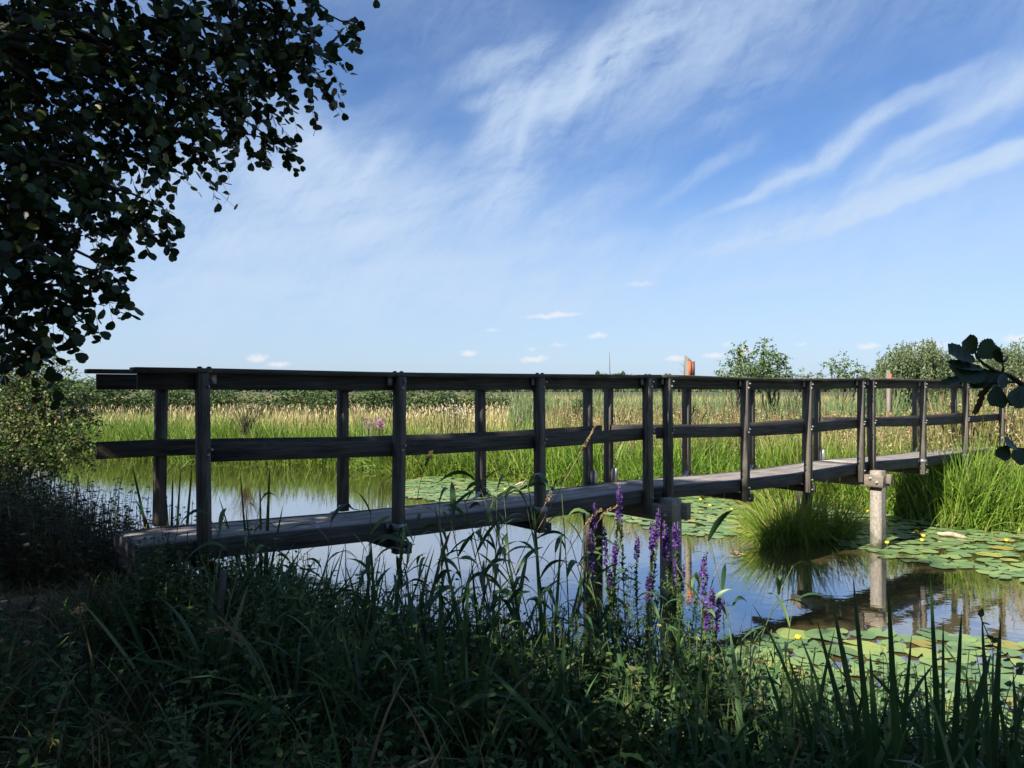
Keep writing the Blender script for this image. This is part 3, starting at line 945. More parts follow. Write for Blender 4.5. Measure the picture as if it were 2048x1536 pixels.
# ------------------------------------------------------------------ vegetation builders
def twigs(mbL, mbT, start, d, length, nl, tpl, Ls, wid=1.0, drop=0.35, rad=.0025, lm=0, tm=0, upbias=0.55):
    """N twigs with nl leaves each"""
    N = len(start)
    K = nl
    t = (np.arange(K) + .6) / K
    length = np.broadcast_to(length, (N,))
    P = start[:, None] + length[:, None, None] * (d[:, None] * t[None, :, None] - UP * (drop * t ** 2)[None, :, None])
    side = norm(np.cross(d, UP + .01)) * 1.0
    alt = np.where(np.arange(K) % 2 == 0, 1.0, -1.0)
    ax = norm(d[:, None] * .6 + side[:, None] * alt[None, :, None] * .8 + rng.normal(size=(N, K, 3)) * .45 - UP * .35)
    nr = norm(UP * upbias + rng.normal(size=(N, K, 3)) * .75)
    LL = Ls * rng.uniform(.65, 1.2, size=N * K)
    leaves(mbL, tpl, P.reshape(-1, 3), ax.reshape(-1, 3), nr.reshape(-1, 3), LL, wid, mat=lm)
    if mbT is not None:
        tq = np.array([0, .5, 1.0])
        C = start[:, None] + length[:, None, None] * (d[:, None] * tq[None, :, None] - UP * (drop * tq ** 2)[None, :, None])
        b = norm(np.cross(d, side))
        ring = [side * math.cos(a) + b * math.sin(a) for a in (0, 2.09, 4.19)]
        V = np.stack([C + r[:, None] * (rad * (1 - .6 * tq))[None, :, None] for r in ring], 2)      # N,3,3,3
        base = (np.arange(N) * 9)[:, None, None]
        q = []
        for k in range(2):
            for e in range(3):
                q.append((k * 3 + e, k * 3 + (e + 1) % 3, k * 3 + 3 + (e + 1) % 3, k * 3 + 3 + e))
        mbT.add(V.reshape(-1, 3), (np.array(q)[None] + base).reshape(-1, 4), mat=tm)


def in_ball(N, c, r):
    v = rng.normal(size=(N, 3)); v = norm(v) * (rng.uniform(0, 1, (N, 1)) ** (1 / 2.4))
    return np.asarray(c) + v * r, v


def curve(p0, p1, sag=0.1, n=8, wig=0.03):
    t = np.linspace(0, 1, n)[:, None]
    p0 = np.asarray(p0, float); p1 = np.asarray(p1, float)
    P = p0 * (1 - t) + p1 * t + UP * sag * np.sin(np.pi * t)
    P[1:-1] += rng.normal(size=(n - 2, 3)) * wig
    return P


def crown(lobes, tpl, Ls, dens, wid=1.0, nl=8, tl=.32, mbT=None, drop=.35, tsc=.6):
    mbL = MB()
    for (c, r) in lobes:
        n = max(3, int(dens * (2.6 if tpl is TPL_Q else 2.0 if tpl is TPL_N else 1.0) * r ** 2 * 3.14 / (Ls ** 2) / nl))
        st, v = in_ball(n, c, r * .9)
        d = norm(v * .8 + rng.normal(size=(n, 3)) * .55 - UP * .15)
        twigs(mbL, mbT, st, d, np.minimum(tl, r * tsc + .1) * rng.uniform(.7, 1.3, n), nl, tpl, Ls, wid, drop)
    return mbL


# ------------------------------------------------------------------ the big alder over the near bank
alder = empty('alder_tree', (-4.9, 1.0, .65), 'large dark alder whose leafy boughs hang over the near end of the bridge', 'tree')
mbW = MB()
trunk_pts = [(-4.9, 1.0, .3), (-4.85, 1.05, 1.5), (-4.7, 1.1, 3), (-4.75, 1.0, 5), (-4.6, .9, 7), (-4.6, .8, 9.2)]
tube(mbW, trunk_pts, [.27, .22, .19, .15, .10, .03], 10)
mbW.build('trunk', M['bark'], alder, smooth=True)
LOBES = [(60, 80, 4.2, .72), (230, 60, 4.6, .55), (350, 70, 4.4, .42), (465, 40, 4.8, .40), (580, 40, 4.9, .32), (655, 20, 4.9, .20), (590, 115, 4.9, .20), (640, 90, 4.9, .12),
         (530, 110, 4.9, .25), (60, 280, 4.2, .66), (200, 230, 4.4, .50), (320, 200, 4.5, .36), (410, 160, 4.7, .26), (430, 230, 4.7, .12), (480, 215, 4.8, .16), (525, 265, 4.8, .11), (505, 190, 4.8, .14),
         (340, 300, 4.5, .10), (355, 270, 4.5, .14), (225, 290, 4.4, .12), (60, 440, 4.0, .46), (150, 380, 4.2, .17), (235, 420, 4.2, .08), (285, 425, 4.2, .05), (325, 415, 4.2, .03),
         (40, 560, 4.0, .34), (150, 500, 4.1, .20), (200, 545, 4.1, .11), (237, 540, 4.1, .05), (30, 625, 4.0, .15), (105, 585, 4.1, .13), (125, 618, 4.1, .07), (15, 680, 3.9, .07), (150, 620, 4.1, .05), (75, 350, 4.1, .32), (95, 490, 4.0, .26), (290, 130, 4.3, .3), (20, 600, 4.0, .25), (90, 560, 4.0, .22), (140, 290, 4.2, .22), (548, 280, 4.8, .04), (470, 150, 4.8, .2), (690, 45, 4.9, .06)]
vis = [(at(px, py, Yd), r * (.95 if py < 250 else .82) + .02) for (px, py, Yd, r) in LOBES]
mbT = MB()
mbL = crown(vis, TPL_ALDER, .060, 2.65, nl=12, mbT=mbT, tl=.36, drop=.5, tsc=.62)
# boughs that carry those lobes
bo = MB()
start = {0: (-4.75, 1.05, 3.4), 1: (-4.75, 1.0, 4.3), 2: (-4.7, 1.0, 5.2), 3: (-4.8, 1.1, 2.4)}
hub = {0: at(-150, 300, 3.6), 1: at(-60, 60, 3.8), 2: at(60, -260, 4.0), 3: at(-120, 560, 3.4)}
for k in hub:
    tube(bo, curve(start[k], hub[k], .15, 9, .03), np.linspace(.075, .035, 9), 7)
for j, (c, r) in enumerate(vis):
    k = min(hub, key=lambda q: np.linalg.norm(hub[q] - c))
    tube(bo, curve(hub[k], c, .10, 9, .025), np.linspace(.022, .005, 9), 5)
tube(bo, curve(hub[1], at(300, 48, 4.5), .05, 6, .02), np.linspace(.03, .02, 6), 6)
tube(bo, curve(at(300, 48, 4.5), at(620, 62, 4.9), .02, 8, .01), np.linspace(.020, .006, 8), 6)
tube(bo, curve(at(385, 58, 4.6), at(475, 150, 4.8), .02, 6, .01), np.linspace(.010, .004, 6), 5)
mbL.build('hanging_foliage', M['alder'], alder)
mbT.build('twigs', M['twig'], alder)
bo.build('boughs', M['bark'], alder, smooth=True)
# the rest of the crown, above and behind the frame: it is what shades the bank
def shades_raft(c, r):
    q = np.asarray(c)[:2] + np.array([.744, .668]) * 1.28 * (c[2] - .1)
    return q[0] + r * .6 > 1.5 and 4.3 < q[1] + r and q[1] - r * .6 < 7.6


rest = []
for k in range(110):
    a = rng.uniform(0, 2 * math.pi); rr = 3.4 * math.sqrt(rng.uniform(0, 1)); zz = rng.uniform(3.2, 9.0)
    rr *= 1.0 - max(0, zz - 6.5) * .22
    c = np.array([-4.7 + rr * math.cos(a), .4 + rr * math.sin(a), zz])
    if c[1] > .3 and abs(c[0]) / c[1] < .85 + .9 / max(c[1], .5) and (c[2] - EYE) / c[1] < .62 + 1.0 / max(c[1], .5):
        continue
    if shades_raft(c, .8):
        continue
    rest.append((c, rng.uniform(.6, .95)))
# upper right of the crown, just above the top of the frame
for (px, py, Yd, r) in [(300, -200, 4.4, .7), (500, -230, 4.6, .5), (120, -300, 4.2, .8), (420, -420, 4.2, .8), (-250, 100, 4.0, .8), (-250, 420, 3.8, .6), (-420, 300, 3.6, .7), (-200, -200, 4, .9)]:
    if not shades_raft(at(px, py, Yd), r): rest.append((at(px, py, Yd), r))
mr_ = crown([q for q in rest if q[0][1] < 3.3], TPL_Q, .12, 1.5, wid=1.5, nl=7, tl=.5)
mr_.build('crown', M['alder'], alder)
crown([q for q in rest if q[0][1] >= 3.3], TPL_ALDER, .065, 1.8, nl=10, tl=.4).build('upper_foliage', M['alder'], alder)
bo = MB()
for (c, r) in rest[::2]:
    z0 = min(8.5, max(2.2, c[2] - 1.2))
    tube(bo, curve((-4.7, 1.0, z0), c, .2, 7, .05), np.linspace(.06, .012, 7), 5)
bo.build('upper_boughs', M['bark'], alder, smooth=True)


# unseen trees added to shade the bank and close off the sky behind the viewer
def shade_tree(loc, h, r, label, n=26, zb=.25, sc=(1, 1, 1)):
    e = empty('alder_tree', (*loc, .6), label, 'tree')
    m_ = MB(); tube(m_, curve((*loc, .4), (loc[0] + .2, loc[1], h * .92), 0, 7, .06), np.linspace(.2, .03, 7), 8); m_.build('trunk', M['bark'], e, smooth=True)
    lb = []
    for k in range(n):
        zz = rng.uniform(zb, 1.0) * h; w_ = r * math.sin(math.pi * min(.98, .15 + .8 * (zz / h))) ** .7
        a = rng.uniform(0, 6.28); q = w_ * math.sqrt(rng.uniform(0, 1))
        c = np.array([loc[0] + q * math.cos(a), loc[1] + q * math.sin(a), zz + .5])
        if not shades_raft(c, .9): lb.append((c, rng.uniform(.7, 1.1)))
    crown(lb, TPL_Q, .17, 1.7, wid=1.5, nl=6, tl=.6).build('crown', M['alder'], e)
    return e


shade_tree((-8.6, 2.7), 6.6, 2.0, 'alder added beside the path end for shade, out of the view', 40, .3)  # added left of the frame to keep the thicket in shade
shade_tree((-5.5, -4.6), 8.5, 2.8, 'tall leafy alder added behind the path to block sky, out of the view', 36)
shade_tree((0.6, -4.8), 8.0, 2.6, 'unseen tall leafy alder added behind the viewpoint to block sky, its crown reaching low', 34, .12)
shade_tree((5.8, -4.6), 8.0, 2.6, 'unseen tall leafy alder added on the bank behind the sword leaves to block sky', 34, .12)

# ------------------------------------------------------------------ alder sprig reaching in on the right side
sp = empty('alder_sapling', (3.0, 1.35, ground_z(3.0, 1.35)), 'alder sapling with big round toothed leaves reaching in beside the far bridge end', 'sapling')
m_ = MB()
gz = float(ground_z(3.0, 1.35))
tube(m_, [(3.0, 1.35, gz - .1), (2.97, 1.36, 1.3), (2.9, 1.4, 2.2), (2.85, 1.4, 3.0)], [.03, .024, .018, .006], 7)
tw1 = [(2.95, 1.37, 1.75), (2.3, 1.5, 2.05), (1.5, 1.65, 2.19), at(2048, 772, 1.7), at(2020, 752, 1.7), at(1990, 742, 1.69), at(1968, 728, 1.68), at(1955, 716, 1.67), at(1950, 704, 1.66)]
tube(m_, tw1, [.011, .009, .0065, .0062, .005, .004, .0032, .0026, .002], 7)
tube(m_, [at(2006, 746, 1.7), at(2007, 735, 1.69), at(2004, 722, 1.69)], [.003, .0022, .0015], 5)
tube(m_, [at(1986, 741, 1.7), at(1970, 746, 1.69), at(1944, 752, 1.68)], [.003, .0022, .0015], 5)
tube(m_, [at(2035, 764, 1.7), at(2000, 766, 1.68), at(1960, 764, 1.66)], [.0028, .002, .0013], 5)
tw2 = [(2.97, 1.36, 1.3), (2.2, 1.5, 1.75), (1.4, 1.66, 2.0), at(2062, 900, 1.7), at(2030, 897, 1.7), at(2012, 892, 1.69)]
tube(m_, tw2, [.010, .008, .006, .004, .003, .002], 6)
m_.build('stem', M['bark'], sp, smooth=True)
LV = [  # base px, tip px, width factor, normal
    (1950, 706, 1932, 678, .95, (-.3, -.8, .4)), (1956, 714, 1990, 690, .95, (.3, -.8, .5)), (1950, 722, 1898, 700, .78, (-.1, -.7, .7)),
    (1966, 738, 1902, 732, .55, (0, -.55, .8)), (1968, 742, 1912, 750, .80, (-.1, -.8, .6)), (1946, 753, 1888, 771, .42, (0, -.4, .9)),
    (1962, 765, 1996, 810, .0, (0, -1, .1)), (2003, 724, 1988, 702, .45, (-.5, -.6, .3)), (2004, 724, 2016, 712, .8, (.2, -.8, .5)),
    (1990, 744, 1940, 768, .75, (0, -.7, .7)), (2012, 750, 1972, 762, .6, (0, -.8, .5)), (2046, 772, 2034, 812, .8, (-.6, -.7, .2)),
    (2052, 790, 2022, 806, .75, (-.1, -.9, .3)), (2014, 893, 2000, 916, .95, (-.1, -.9, .4)), (2034, 897, 2010, 884, .7, (0, -.7, .6)), (2046, 900, 2030, 922, .9, (.1, -.9, .3)),
    (2010, 748, 2000, 772, .5, (.2, -.8, .5)), (1985, 764, 1958, 792, .35, (.3, -.6, .5))]
mg, mbn = MB(), MB()
for (bx, by, tx, ty, wd, nr) in LV:
    p = at(bx, by, 1.69); q = at(tx, ty, 1.69 - rng.uniform(-.02, .03))
    if wd == 0.0:
        p = at(1994, 774, 1.69); q = at(1992, 812, 1.68); wd = 1.0
    a = q - p; Lf = float(np.linalg.norm(a)) * 1.08
    tube(m_ := MB(), [p - a * .12, p], [.0012, .0012], 4); mg.add(m_.v[0], m_.q[0], m_.t[0])
    leaves(mg, TPL_SERR, p[None], a[None], np.array([nr], float), Lf, wd)
p = at(1968, 777, 1.69); q = at(1945, 826, 1.70)
leaves(mbn, TPL_SERR, p[None], (q - p)[None], np.array([[.6, -.75, .1]]), float(np.linalg.norm(q - p)) * 1.05, .55)
# the rest of the sapling, outside the frame
lb_, tb_ = MB(), MB()
P_ = np.concatenate([np.array([np.array(tw1[0]) * (1 - u) + np.array(tw1[1]) * u for u in np.linspace(0, 1, 22)]), np.array([np.array(tw1[1]) * (1 - u) + np.array(tw1[2]) * u for u in np.linspace(0, 1, 26)]),
                     np.array([np.array(tw2[0]) * (1 - u) + np.array(tw2[1]) * u for u in np.linspace(0, 1, 20)]), np.array([np.array(tw2[1]) * (1 - u) + np.array(tw2[2]) * u for u in np.linspace(0, 1, 24)]),
                     np.array([(2.93, 1.38, z_) for z_ in np.linspace(1.3, 3.0, 40)])])
P_ = P_[P_[:, 0] / P_[:, 1] > .92]
twigs(lb_, tb_, P_, norm(rng.normal(size=(len(P_), 3)) * [.6, .9, .7] + [.3, 0, .1]), rng.uniform(.12, .26, len(P_)), 6, TPL_ALDER, .068, 1.0, .4)
k_ = tb_.build('side_twigs', M['twig'], sp); lb_.build('outer_foliage', M['sprig'], sp)
mg.build('leaves', M['sprig'], sp, smooth=True)
wl_ = mbn.build('withered_leaf', M['brownleaf'], sp, smooth=True)
wl_['label'] = 'brown shrivelled leaf'

# ------------------------------------------------------------------ hawthorn bush at the left, over the water
haw = empty('hawthorn_bush', (-6.3, 8.9, .4), 'sunlit hawthorn bush leaning over the water at the bank edge', 'bush')
hl = [(-40, 790, 9.2, .55), (40, 760, 9.0, .36), (75, 740, 9.0, .22), (40, 715, 9.0, .16), (105, 728, 9.0, .10), (135, 733, 9.1, .05), (90, 810, 9.1, .36), (150, 815, 9.2, .20), (175, 840, 9.2, .13), (40, 870, 9.0, .45), (120, 870, 9.0, .34),
      (165, 890, 9.0, .20), (-60, 930, 8.6, .6), (30, 950, 8.6, .40), (90, 760, 9, .2), (110, 905, 8.8, .25), (-30, 700, 9.2, .2)]
hlb = [(at(a, b, c), r) for a, b, c, r in hl]
mbT = MB()
mbL = crown(hlb, TPL_N, .045, 2.6, mbT=mbT, tl=.26, drop=.1, wid=1.0)
mbL.build('foliage', M['hawthorn'], haw)
for (c, r) in hlb:
    tube(mbT, curve((-6.3 + rng.uniform(-.2, .2), 8.9, .3), c, .1, 8, .04), np.linspace(.03, .006, 8), 5)
mbT.build('branches', M['twig'], haw)


# ------------------------------------------------------------------ far shrubs, trees
def shrub_proto(name, lobes, mat, Ls, dens, wid, tl=.4, nl=6, stem_h=.6, drop=.1):
    e = bpy.data.objects.new(name, None); COL.objects.link(e)
    lb = [(np.array(c, float), r) for c, r in lobes]
    crown(lb, TPL_Q, Ls, dens, wid=wid, nl=nl, tl=tl, drop=drop).build('crown', mat, e)
    m_ = MB()
    for (c, r) in lb:
        tube(m_, curve((c[0] * .15, c[1] * .15, -.1), c, .05, 5, .05), np.linspace(.05, .012, 5), 4)
    m_.build('stems', M['twig'], e)
    return e


def rl(n, rx, ry, h, r0, r1):
    out = []
    for k in range(n):
        a = rng.uniform(0, 6.28); q = math.sqrt(rng.uniform(0, 1))
        z = rng.uniform(.15, 1) * h
        f = math.sqrt(max(.1, 1 - (z / h) ** 2 * .75))
        out.append(((q * rx * f * math.cos(a), q * ry * f * math.sin(a), z), rng.uniform(r0, r1)))
    return out


hp = [shrub_proto('hedge_shrub', rl(14, 1.5, 1.1, 1.75, .35, .6), M['hedge'], .12, 1.5, 1.4),
      shrub_proto('hedge_shrub', rl(14, 1.7, 1.1, 1.6, .35, .6), M['hedge_pale'], .12, 1.5, 1.4),
      shrub_proto('hedge_shrub', rl(16, 1.6, 1.2, 1.9, .35, .6), M['hedge'], .13, 1.5, 1.4)]
# pixel x, top pixel y, distance, proto, label
HEDGE = [(20, 790, 40, 0, 'dark shrub of the hedge mostly hidden by the hawthorn'), (95, 785, 42, 1, 'pale shrub just beyond the tip of the hawthorn'), (172, 766, 38, 0, 'domed shrub standing tallest in the hedge by the hawthorn'),
         (226, 781, 40, 2, 'dark shrub seen under the outer stub of the handrail'), (285, 783, 43, 1, 'yellowish shrub seen just before the first far post'), (345, 780, 41, 0, 'dark shrub between the first far post and first near post'),
         (384, 785, 45, 2, 'low shrub partly covered by the first near post'), (440, 779, 42, 0, 'shrub just past the first near post'), (500, 783, 45, 1, 'pale shrub behind the bare twiggy bush'), (560, 781, 42, 2, 'dark shrub in the middle of the first railing bay'),
         (612, 782, 43, 0, 'dense shrub before the second far post'), (662, 784, 41, 0, 'dark shrub touching the second far post'), (720, 782, 42, 2, 'dark shrub past the second far post'), (765, 781, 44, 0, 'shrub hidden partly by the second near post'),
         (835, 783, 42, 2, 'dense dark shrub past the second near post'), (885, 784, 43, 0, 'dark shrub above the pale pink flowers'), (938, 786, 44, 2, 'last dark shrub before the third far post'), (1000, 786, 46, 1, 'light green shrub past the third far post'),
         (1050, 787, 48, 1, 'pale low shrub by the third near post')]
for k, (px, py, Yd, pr, lab) in enumerate(HEDGE):
    topz = EYE + (775 - py) / F * Yd
    o = hp[pr] if hp[pr].get('used') is None else copy_tree(hp[pr])
    hp[pr]['used'] = 1
    o.location = ((px - 1024) / F * Yd, Yd, .42); o.rotation_euler = (0, 0, rng.uniform(0, 6))
    s_ = (topz - .25) / 2.1; o.scale = (s_ * 1.3, s_ * 1.3, s_)
    tag(o, lab, 'shrub', 'shrubs of the far hedge')
for o in hp:
    pass
for o in bpy.data.objects:
    if 'used' in o: del o['used']

# round bush in the reeds of the middle distance
rb = shrub_proto('round_bush', rl(12, .55, .5, 1.35, .22, .36), M['hedge'], .07, 1.5, 1.3, tl=.25)
rb.location = ((1155 - 1024) / F * 24, 24, .45)
tag(rb, 'round dark green bush standing in the meadow behind the third railing bay', 'bush')


def fine_tree(name, px, base_y, Yd, lobes_px, mat, Ls, label, cat, dens=2.3, wid=1.2, tl=.35):
    e = empty(name, ((px - 1024) / F * Yd, Yd, .45), label, cat)
    lb = [(at(a, b, Yd + rng.uniform(-.5, .5)), r * Yd / F) for a, b, r in lobes_px]
    mT = MB()
    crown(lb, TPL_Q, Ls, dens, wid=wid, nl=6, tl=tl, drop=0.0).build('crown', mat, e)
    for (c, r) in lb:
        tube(mT, curve(((px - 1024) / F * Yd + rng.uniform(-.3, .3), Yd, .3), c, .0, 7, .05), np.linspace(.05, .012, 7), 4)
    mT.build('stems', M['twig'], e)
    return e


fine_tree('young_alder', 1478, 800, 27, [(1478, 700, 14), (1476, 722, 22), (1465, 745, 26), (1490, 750, 26), (1500, 725, 20), (1505, 745, 24), (1450, 758, 18), (1476, 690, 8)], M['young'], .10,
          'slim young alder rising above the handrail beside the taller one', 'tree')
fine_tree('young_alder', 1540, 800, 27.5, [(1528, 684, 9), (1530, 700, 16), (1538, 720, 22), (1555, 712, 15), (1562, 730, 16), (1540, 745, 28), (1525, 740, 18), (1560, 748, 22), (1520, 760, 22)], M['young'], .10,
          'taller young alder with a pointed top right behind the handrail', 'tree')
fine_tree('willow_bush', 1680, 800, 34, [(1662, 728, 16), (1680, 722, 14), (1690, 738, 22), (1665, 745, 22), (1705, 745, 18), (1722, 735, 12), (1725, 750, 16)], M['young'], .11,
          'small airy bush above the handrail between alders and willow thicket', 'bush', dens=1.1)
fine_tree('willow_bush', 1590, 800, 44, [(1585, 752, 9), (1602, 748, 9), (1618, 752, 9), (1635, 750, 9), (1570, 756, 8)], M['willow'], .13, 'low distant willow peeping above the handrail past the young alders', 'bush')


def upright_thicket(px0, px1, tops, Yd, label, n=230, dth=1.6):
    """osier: many upright wands with slim leaves"""
    cxp = (px0 + px1) / 2
    e = empty('osier_willow', ((cxp - 1024) / F * Yd, Yd, .45), label, 'shrub', 'osier willows beyond the far bridge end')
    mL, mT = MB(), MB()
    px = rng.uniform(px0, px1, n)
    ty = np.interp(px, [p for p, _ in tops], [t for _, t in tops]) + rng.uniform(-14, 46, n)
    yd = Yd + rng.uniform(-dth, dth, n)
    bx = (px - 1024) / F * yd; tz = EYE + (775 - ty) / F * yd
    base = np.stack([bx, yd, np.full(n, .4)], -1)
    top = np.stack([bx + rng.normal(size=n) * .15, yd + rng.normal(size=n) * .15, tz], -1)
    blades(mT, base, norm(top - base), np.linalg.norm(top - base, axis=1), .03, .0, K=2, prof='grass')
    k = 90
    t = rng.uniform(.12, 1.0, (n, k))
    P = base[:, None] * (1 - t[..., None]) + top[:, None] * t[..., None]
    P = P + rng.normal(size=(n, k, 3)) * .12 * (1.2 - t[..., None] * .98)
    leaves(mL, TPL_Q, P.reshape(-1, 3), norm(rng.normal(size=(n * k, 3)) * .5 + UP * .8), rdir(n * k), .105, .8)
    mL.build('foliage', M['willow'], e)
    mT.build('wands', M['twig'], e)
    return e


upright_thicket(1760, 1835, [(1750, 735), (1785, 705), (1800, 698), (1835, 700)], 30, 'osier willow with feathery wands behind the small orange marker')
upright_thicket(1830, 1905, [(1830, 698), (1860, 690), (1880, 712), (1905, 720)], 30.5, 'osier willow tallest in the row beside the alder sprig')
upright_thicket(1900, 1985, [(1900, 722), (1940, 728), (1985, 715)], 31, 'osier willow behind the alder sprig leaves')
upright_thicket(1975, 2070, [(1975, 715), (2010, 700), (2048, 690), (2070, 686)], 30, 'osier willow at the end of the row past the sprig')
upright_thicket(1725, 1770, [(1725, 762), (1770, 735)], 31, 'lowest osier willow where the row begins', 90)


# ------------------------------------------------------------------ reeds of the far bank (one uncountable mass) and meadow
def far_edge_y(x):
    return np.interp(x, FAR[:, 0], FAR[:, 1])


def scatter_far(N, u0, u1, x0, x1, skew=1.0):
    x = rng.uniform(x0, x1, N)
    u = u0 + (u1 - u0) * rng.uniform(0, 1, N) ** skew
    y = far_edge_y(x) + u
    k = np.abs(x) / y < .74
    return x[k], y[k], u[k]


def stand(name, mats, groups, kind='stuff', label=None):
    m_ = MB()
    for g in groups:
        x, y = g['xy']
        N = len(x)
        clump = np.sin(x * 2.1 + np.sin(y * 1.3) * 2) * .5 + np.sin(x * 5.3 + y * 3.1) * .3
        z = ground_z(x, y)
        z = np.maximum(z, -.1)
        base = np.stack([x, y, z - .02], -1)
        d = norm(UP + rng.normal(size=(N, 3)) * [g['lean'], g['lean'], 0])
        L = g['h'] * (1 + .36 * clump + .12 * np.sin(x * 11 + y * 7)) * rng.uniform(.6, 1.12, N)
        blades(m_, base, d, L, g['w'] * rng.uniform(.6, 1.3, N), rng.uniform(*g['droop'], N), K=g.get('K', 4), prof=g.get('prof', 'grass'), mat=g.get('mat', 0))
    return tag(m_.build(name, mats), label=label, kind=kind)


x1, y1, u1 = scatter_far(26000, -.25, 2.6, -16, 11.5, 1.3)
x2, y2, u2 = scatter_far(9000, -.30, .7, -16, 11.5, 1.0)
stand('reed_bed', [M['reed_far']], [
    dict(xy=(x1, y1), lean=.22, h=1.32, w=.027, droop=(.05, .6)),
    dict(xy=(x2, y2), lean=.45, h=.95, w=.022, droop=(.2, .9))])
# extra tall, bright reeds on the spit at the right
xr = np.concatenate([rng.uniform(6.7, 12.5, 5200), rng.uniform(5.2, 7.6, 2200)])
ur = np.concatenate([rng.uniform(-.1, 1.5, 5200), rng.uniform(-.1, 1.0, 2200)])
yr = far_edge_y(xr) + ur
s_at = (xr - B0[0]) * D[0] + (yr - B0[1]) * D[1]; t_at = (xr - B0[0]) * NT[0] + (yr - B0[1]) * NT[1]
kk = ~((t_at > -.12) & (t_at < WB + .15) & (s_at < 15.5))
stand('reed_bed', [M['reed_far']], [dict(xy=(xr[kk], yr[kk]), lean=.20, h=1.15, w=.026, droop=(.02, .5), K=5)])
# meadow behind: green-gold, then dry gold
x3, y3, u3 = scatter_far(20000, 1.8, 8, -22, 16, 1.0)
x4 = rng.uniform(-34, 22, 60000); y4 = rng.uniform(26, 50, 60000) ; k4 = (np.abs(x4) / y4 < .73) & (x4 < 3 + (y4 - 26) * .3)
stand('meadow_grass', [M['meadow'], M['straw']], [
    dict(xy=(x3, y3), lean=.16, h=.66, w=.022, droop=(0, .25)),
    dict(xy=(x4[k4], y4[k4]), lean=.12, h=.72, w=.04, droop=(0, .2), K=3)])
# seed heads: pale feathery tops over the meadow
def heads(name, mat, x, y, zt, L, w):
    m_ = MB(); N = len(x)
    b = np.stack([x, y, ground_z(x, y) + zt], -1)
    blades(m_, b, norm(UP + rng.normal(size=(N, 3)) * .2), L, w, rng.uniform(0, .3, N), K=3, prof='leaf')
    return tag(m_.build(name, mat), kind='stuff')
x5 = x4[k4][:4500]; y5 = y4[k4][:4500]
heads('grass_seed_heads', M['straw'], x5, y5, rng.uniform(.55, .85, len(x5)), .2, .035)
# tall mixed herbs on the right half, green-brown
x6, y6, u6 = scatter_far(21000, 1.2, 7.5, 1.0, 19, 1.0)
stand('tall_herbs', [M['herb_mix']], [dict(xy=(x6, y6), lean=.14, h=1.22, w=.024, droop=(0, .22))])
m_ = MB()
x7, y7, u7 = scatter_far(16000, 1.0, 7.0, 1.5, 19, .9)
x7 = np.tile(x7, 2); y7 = np.tile(y7, 2) + .05
P = np.stack([x7, y7, ground_z(x7, y7) + rng.uniform(.3, 1.25, len(x7))], -1)
leaves(m_, TPL_Q, P, rdir(len(P), .6), rdir(len(P)), .055, 1.0)
tag(m_.build('herb_foliage', M['herb_mix']), kind='stuff')
x8, y8, u8 = scatter_far(700, 1.2, 6.5, 1.0, 17, 1.0)
heads('brown_seed_heads', M['seedhead'], x8, y8, rng.uniform(.85, 1.25, len(x8)), .26, .032)
x8, y8, u8 = scatter_far(220, .9, 4.0, -9, 1.0, 1.0)
heads('brown_seed_heads', M['seedhead'], x8, y8, rng.uniform(.75, 1.0, len(x8)), .26, .028)
# tall blue-green reeds behind the right half
x9 = rng.uniform(0, 30, 16000); y9 = rng.uniform(25, 31, 16000); k9 = (np.abs(x9) / y9 < .72)
stand('tall_reeds', [M['reed_tall']], [dict(xy=(x9[k9], y9[k9]), lean=.12, h=1.75, w=.035, droop=(0, .3))])
# distant land behind everything: thin grass and a far wood
x10 = rng.uniform(-60, 90, 26000); y10 = rng.uniform(50, 110, 26000); k = np.abs(x10) / y10 < .72
stand('distant_grass', [M['meadow']], [dict(xy=(x10[k], y10[k]), lean=.1, h=.9, w=.12, droop=(0, .2), K=2)])
m_ = MB()
n = 24000
xx = rng.uniform(-230, 260, n); yy = 300 + rng.uniform(0, 20, n); hh = 4 + 2.0 * np.sin(xx * .05) + 1.4 * np.sin(xx * .17 + 1) + .8 * np.sin(xx * .6)
P = np.stack([xx, yy, rng.uniform(0, 1, n) ** .8 * hh + .3], -1)
leaves(m_, TPL_Q, P, rdir(n), rdir(n), 1.8, 1.4)
tag(m_.build('distant_treeline', M['hedge']), kind='stuff')

# sedge tussock at the far pile
ts = empty('sedge_tussock', (3.95, 11.15, 0), 'bright arching sedge tussock growing in the water beside the second trestle', 'sedge')
m_ = MB()
for (N, cx_, cy_, rr_, h0, h1, lx_) in ((900, 3.98, 11.25, .34, .6, 1.15, -.18), (420, 4.22, 11.35, .25, .7, 1.25, .0), (260, 3.72, 11.0, .2, .4, .85, -.35), (520, 4.78, 11.55, .30, .5, 1.0, .12)):
    a = rng.uniform(0, 6.28, N); q = np.sqrt(rng.uniform(0, 1, N)) * rr_
    b = np.stack([cx_ + q * np.cos(a), cy_ + q * np.sin(a) * .8, np.full(N, -.02)], -1)
    d = norm(np.stack([np.cos(a) * (q * .9 + .1) + lx_, np.sin(a) * (q * .9 + .1), np.ones(N)], -1) + rng.normal(size=(N, 3)) * .16)
    blades(m_, b, d, rng.uniform(h0, h1, N) * (1 + .2 * np.sin(a * 3)), rng.uniform(.010, .018, N), rng.uniform(.05, .95, N), K=6)
m_.build('blades', M['sedge'], ts)

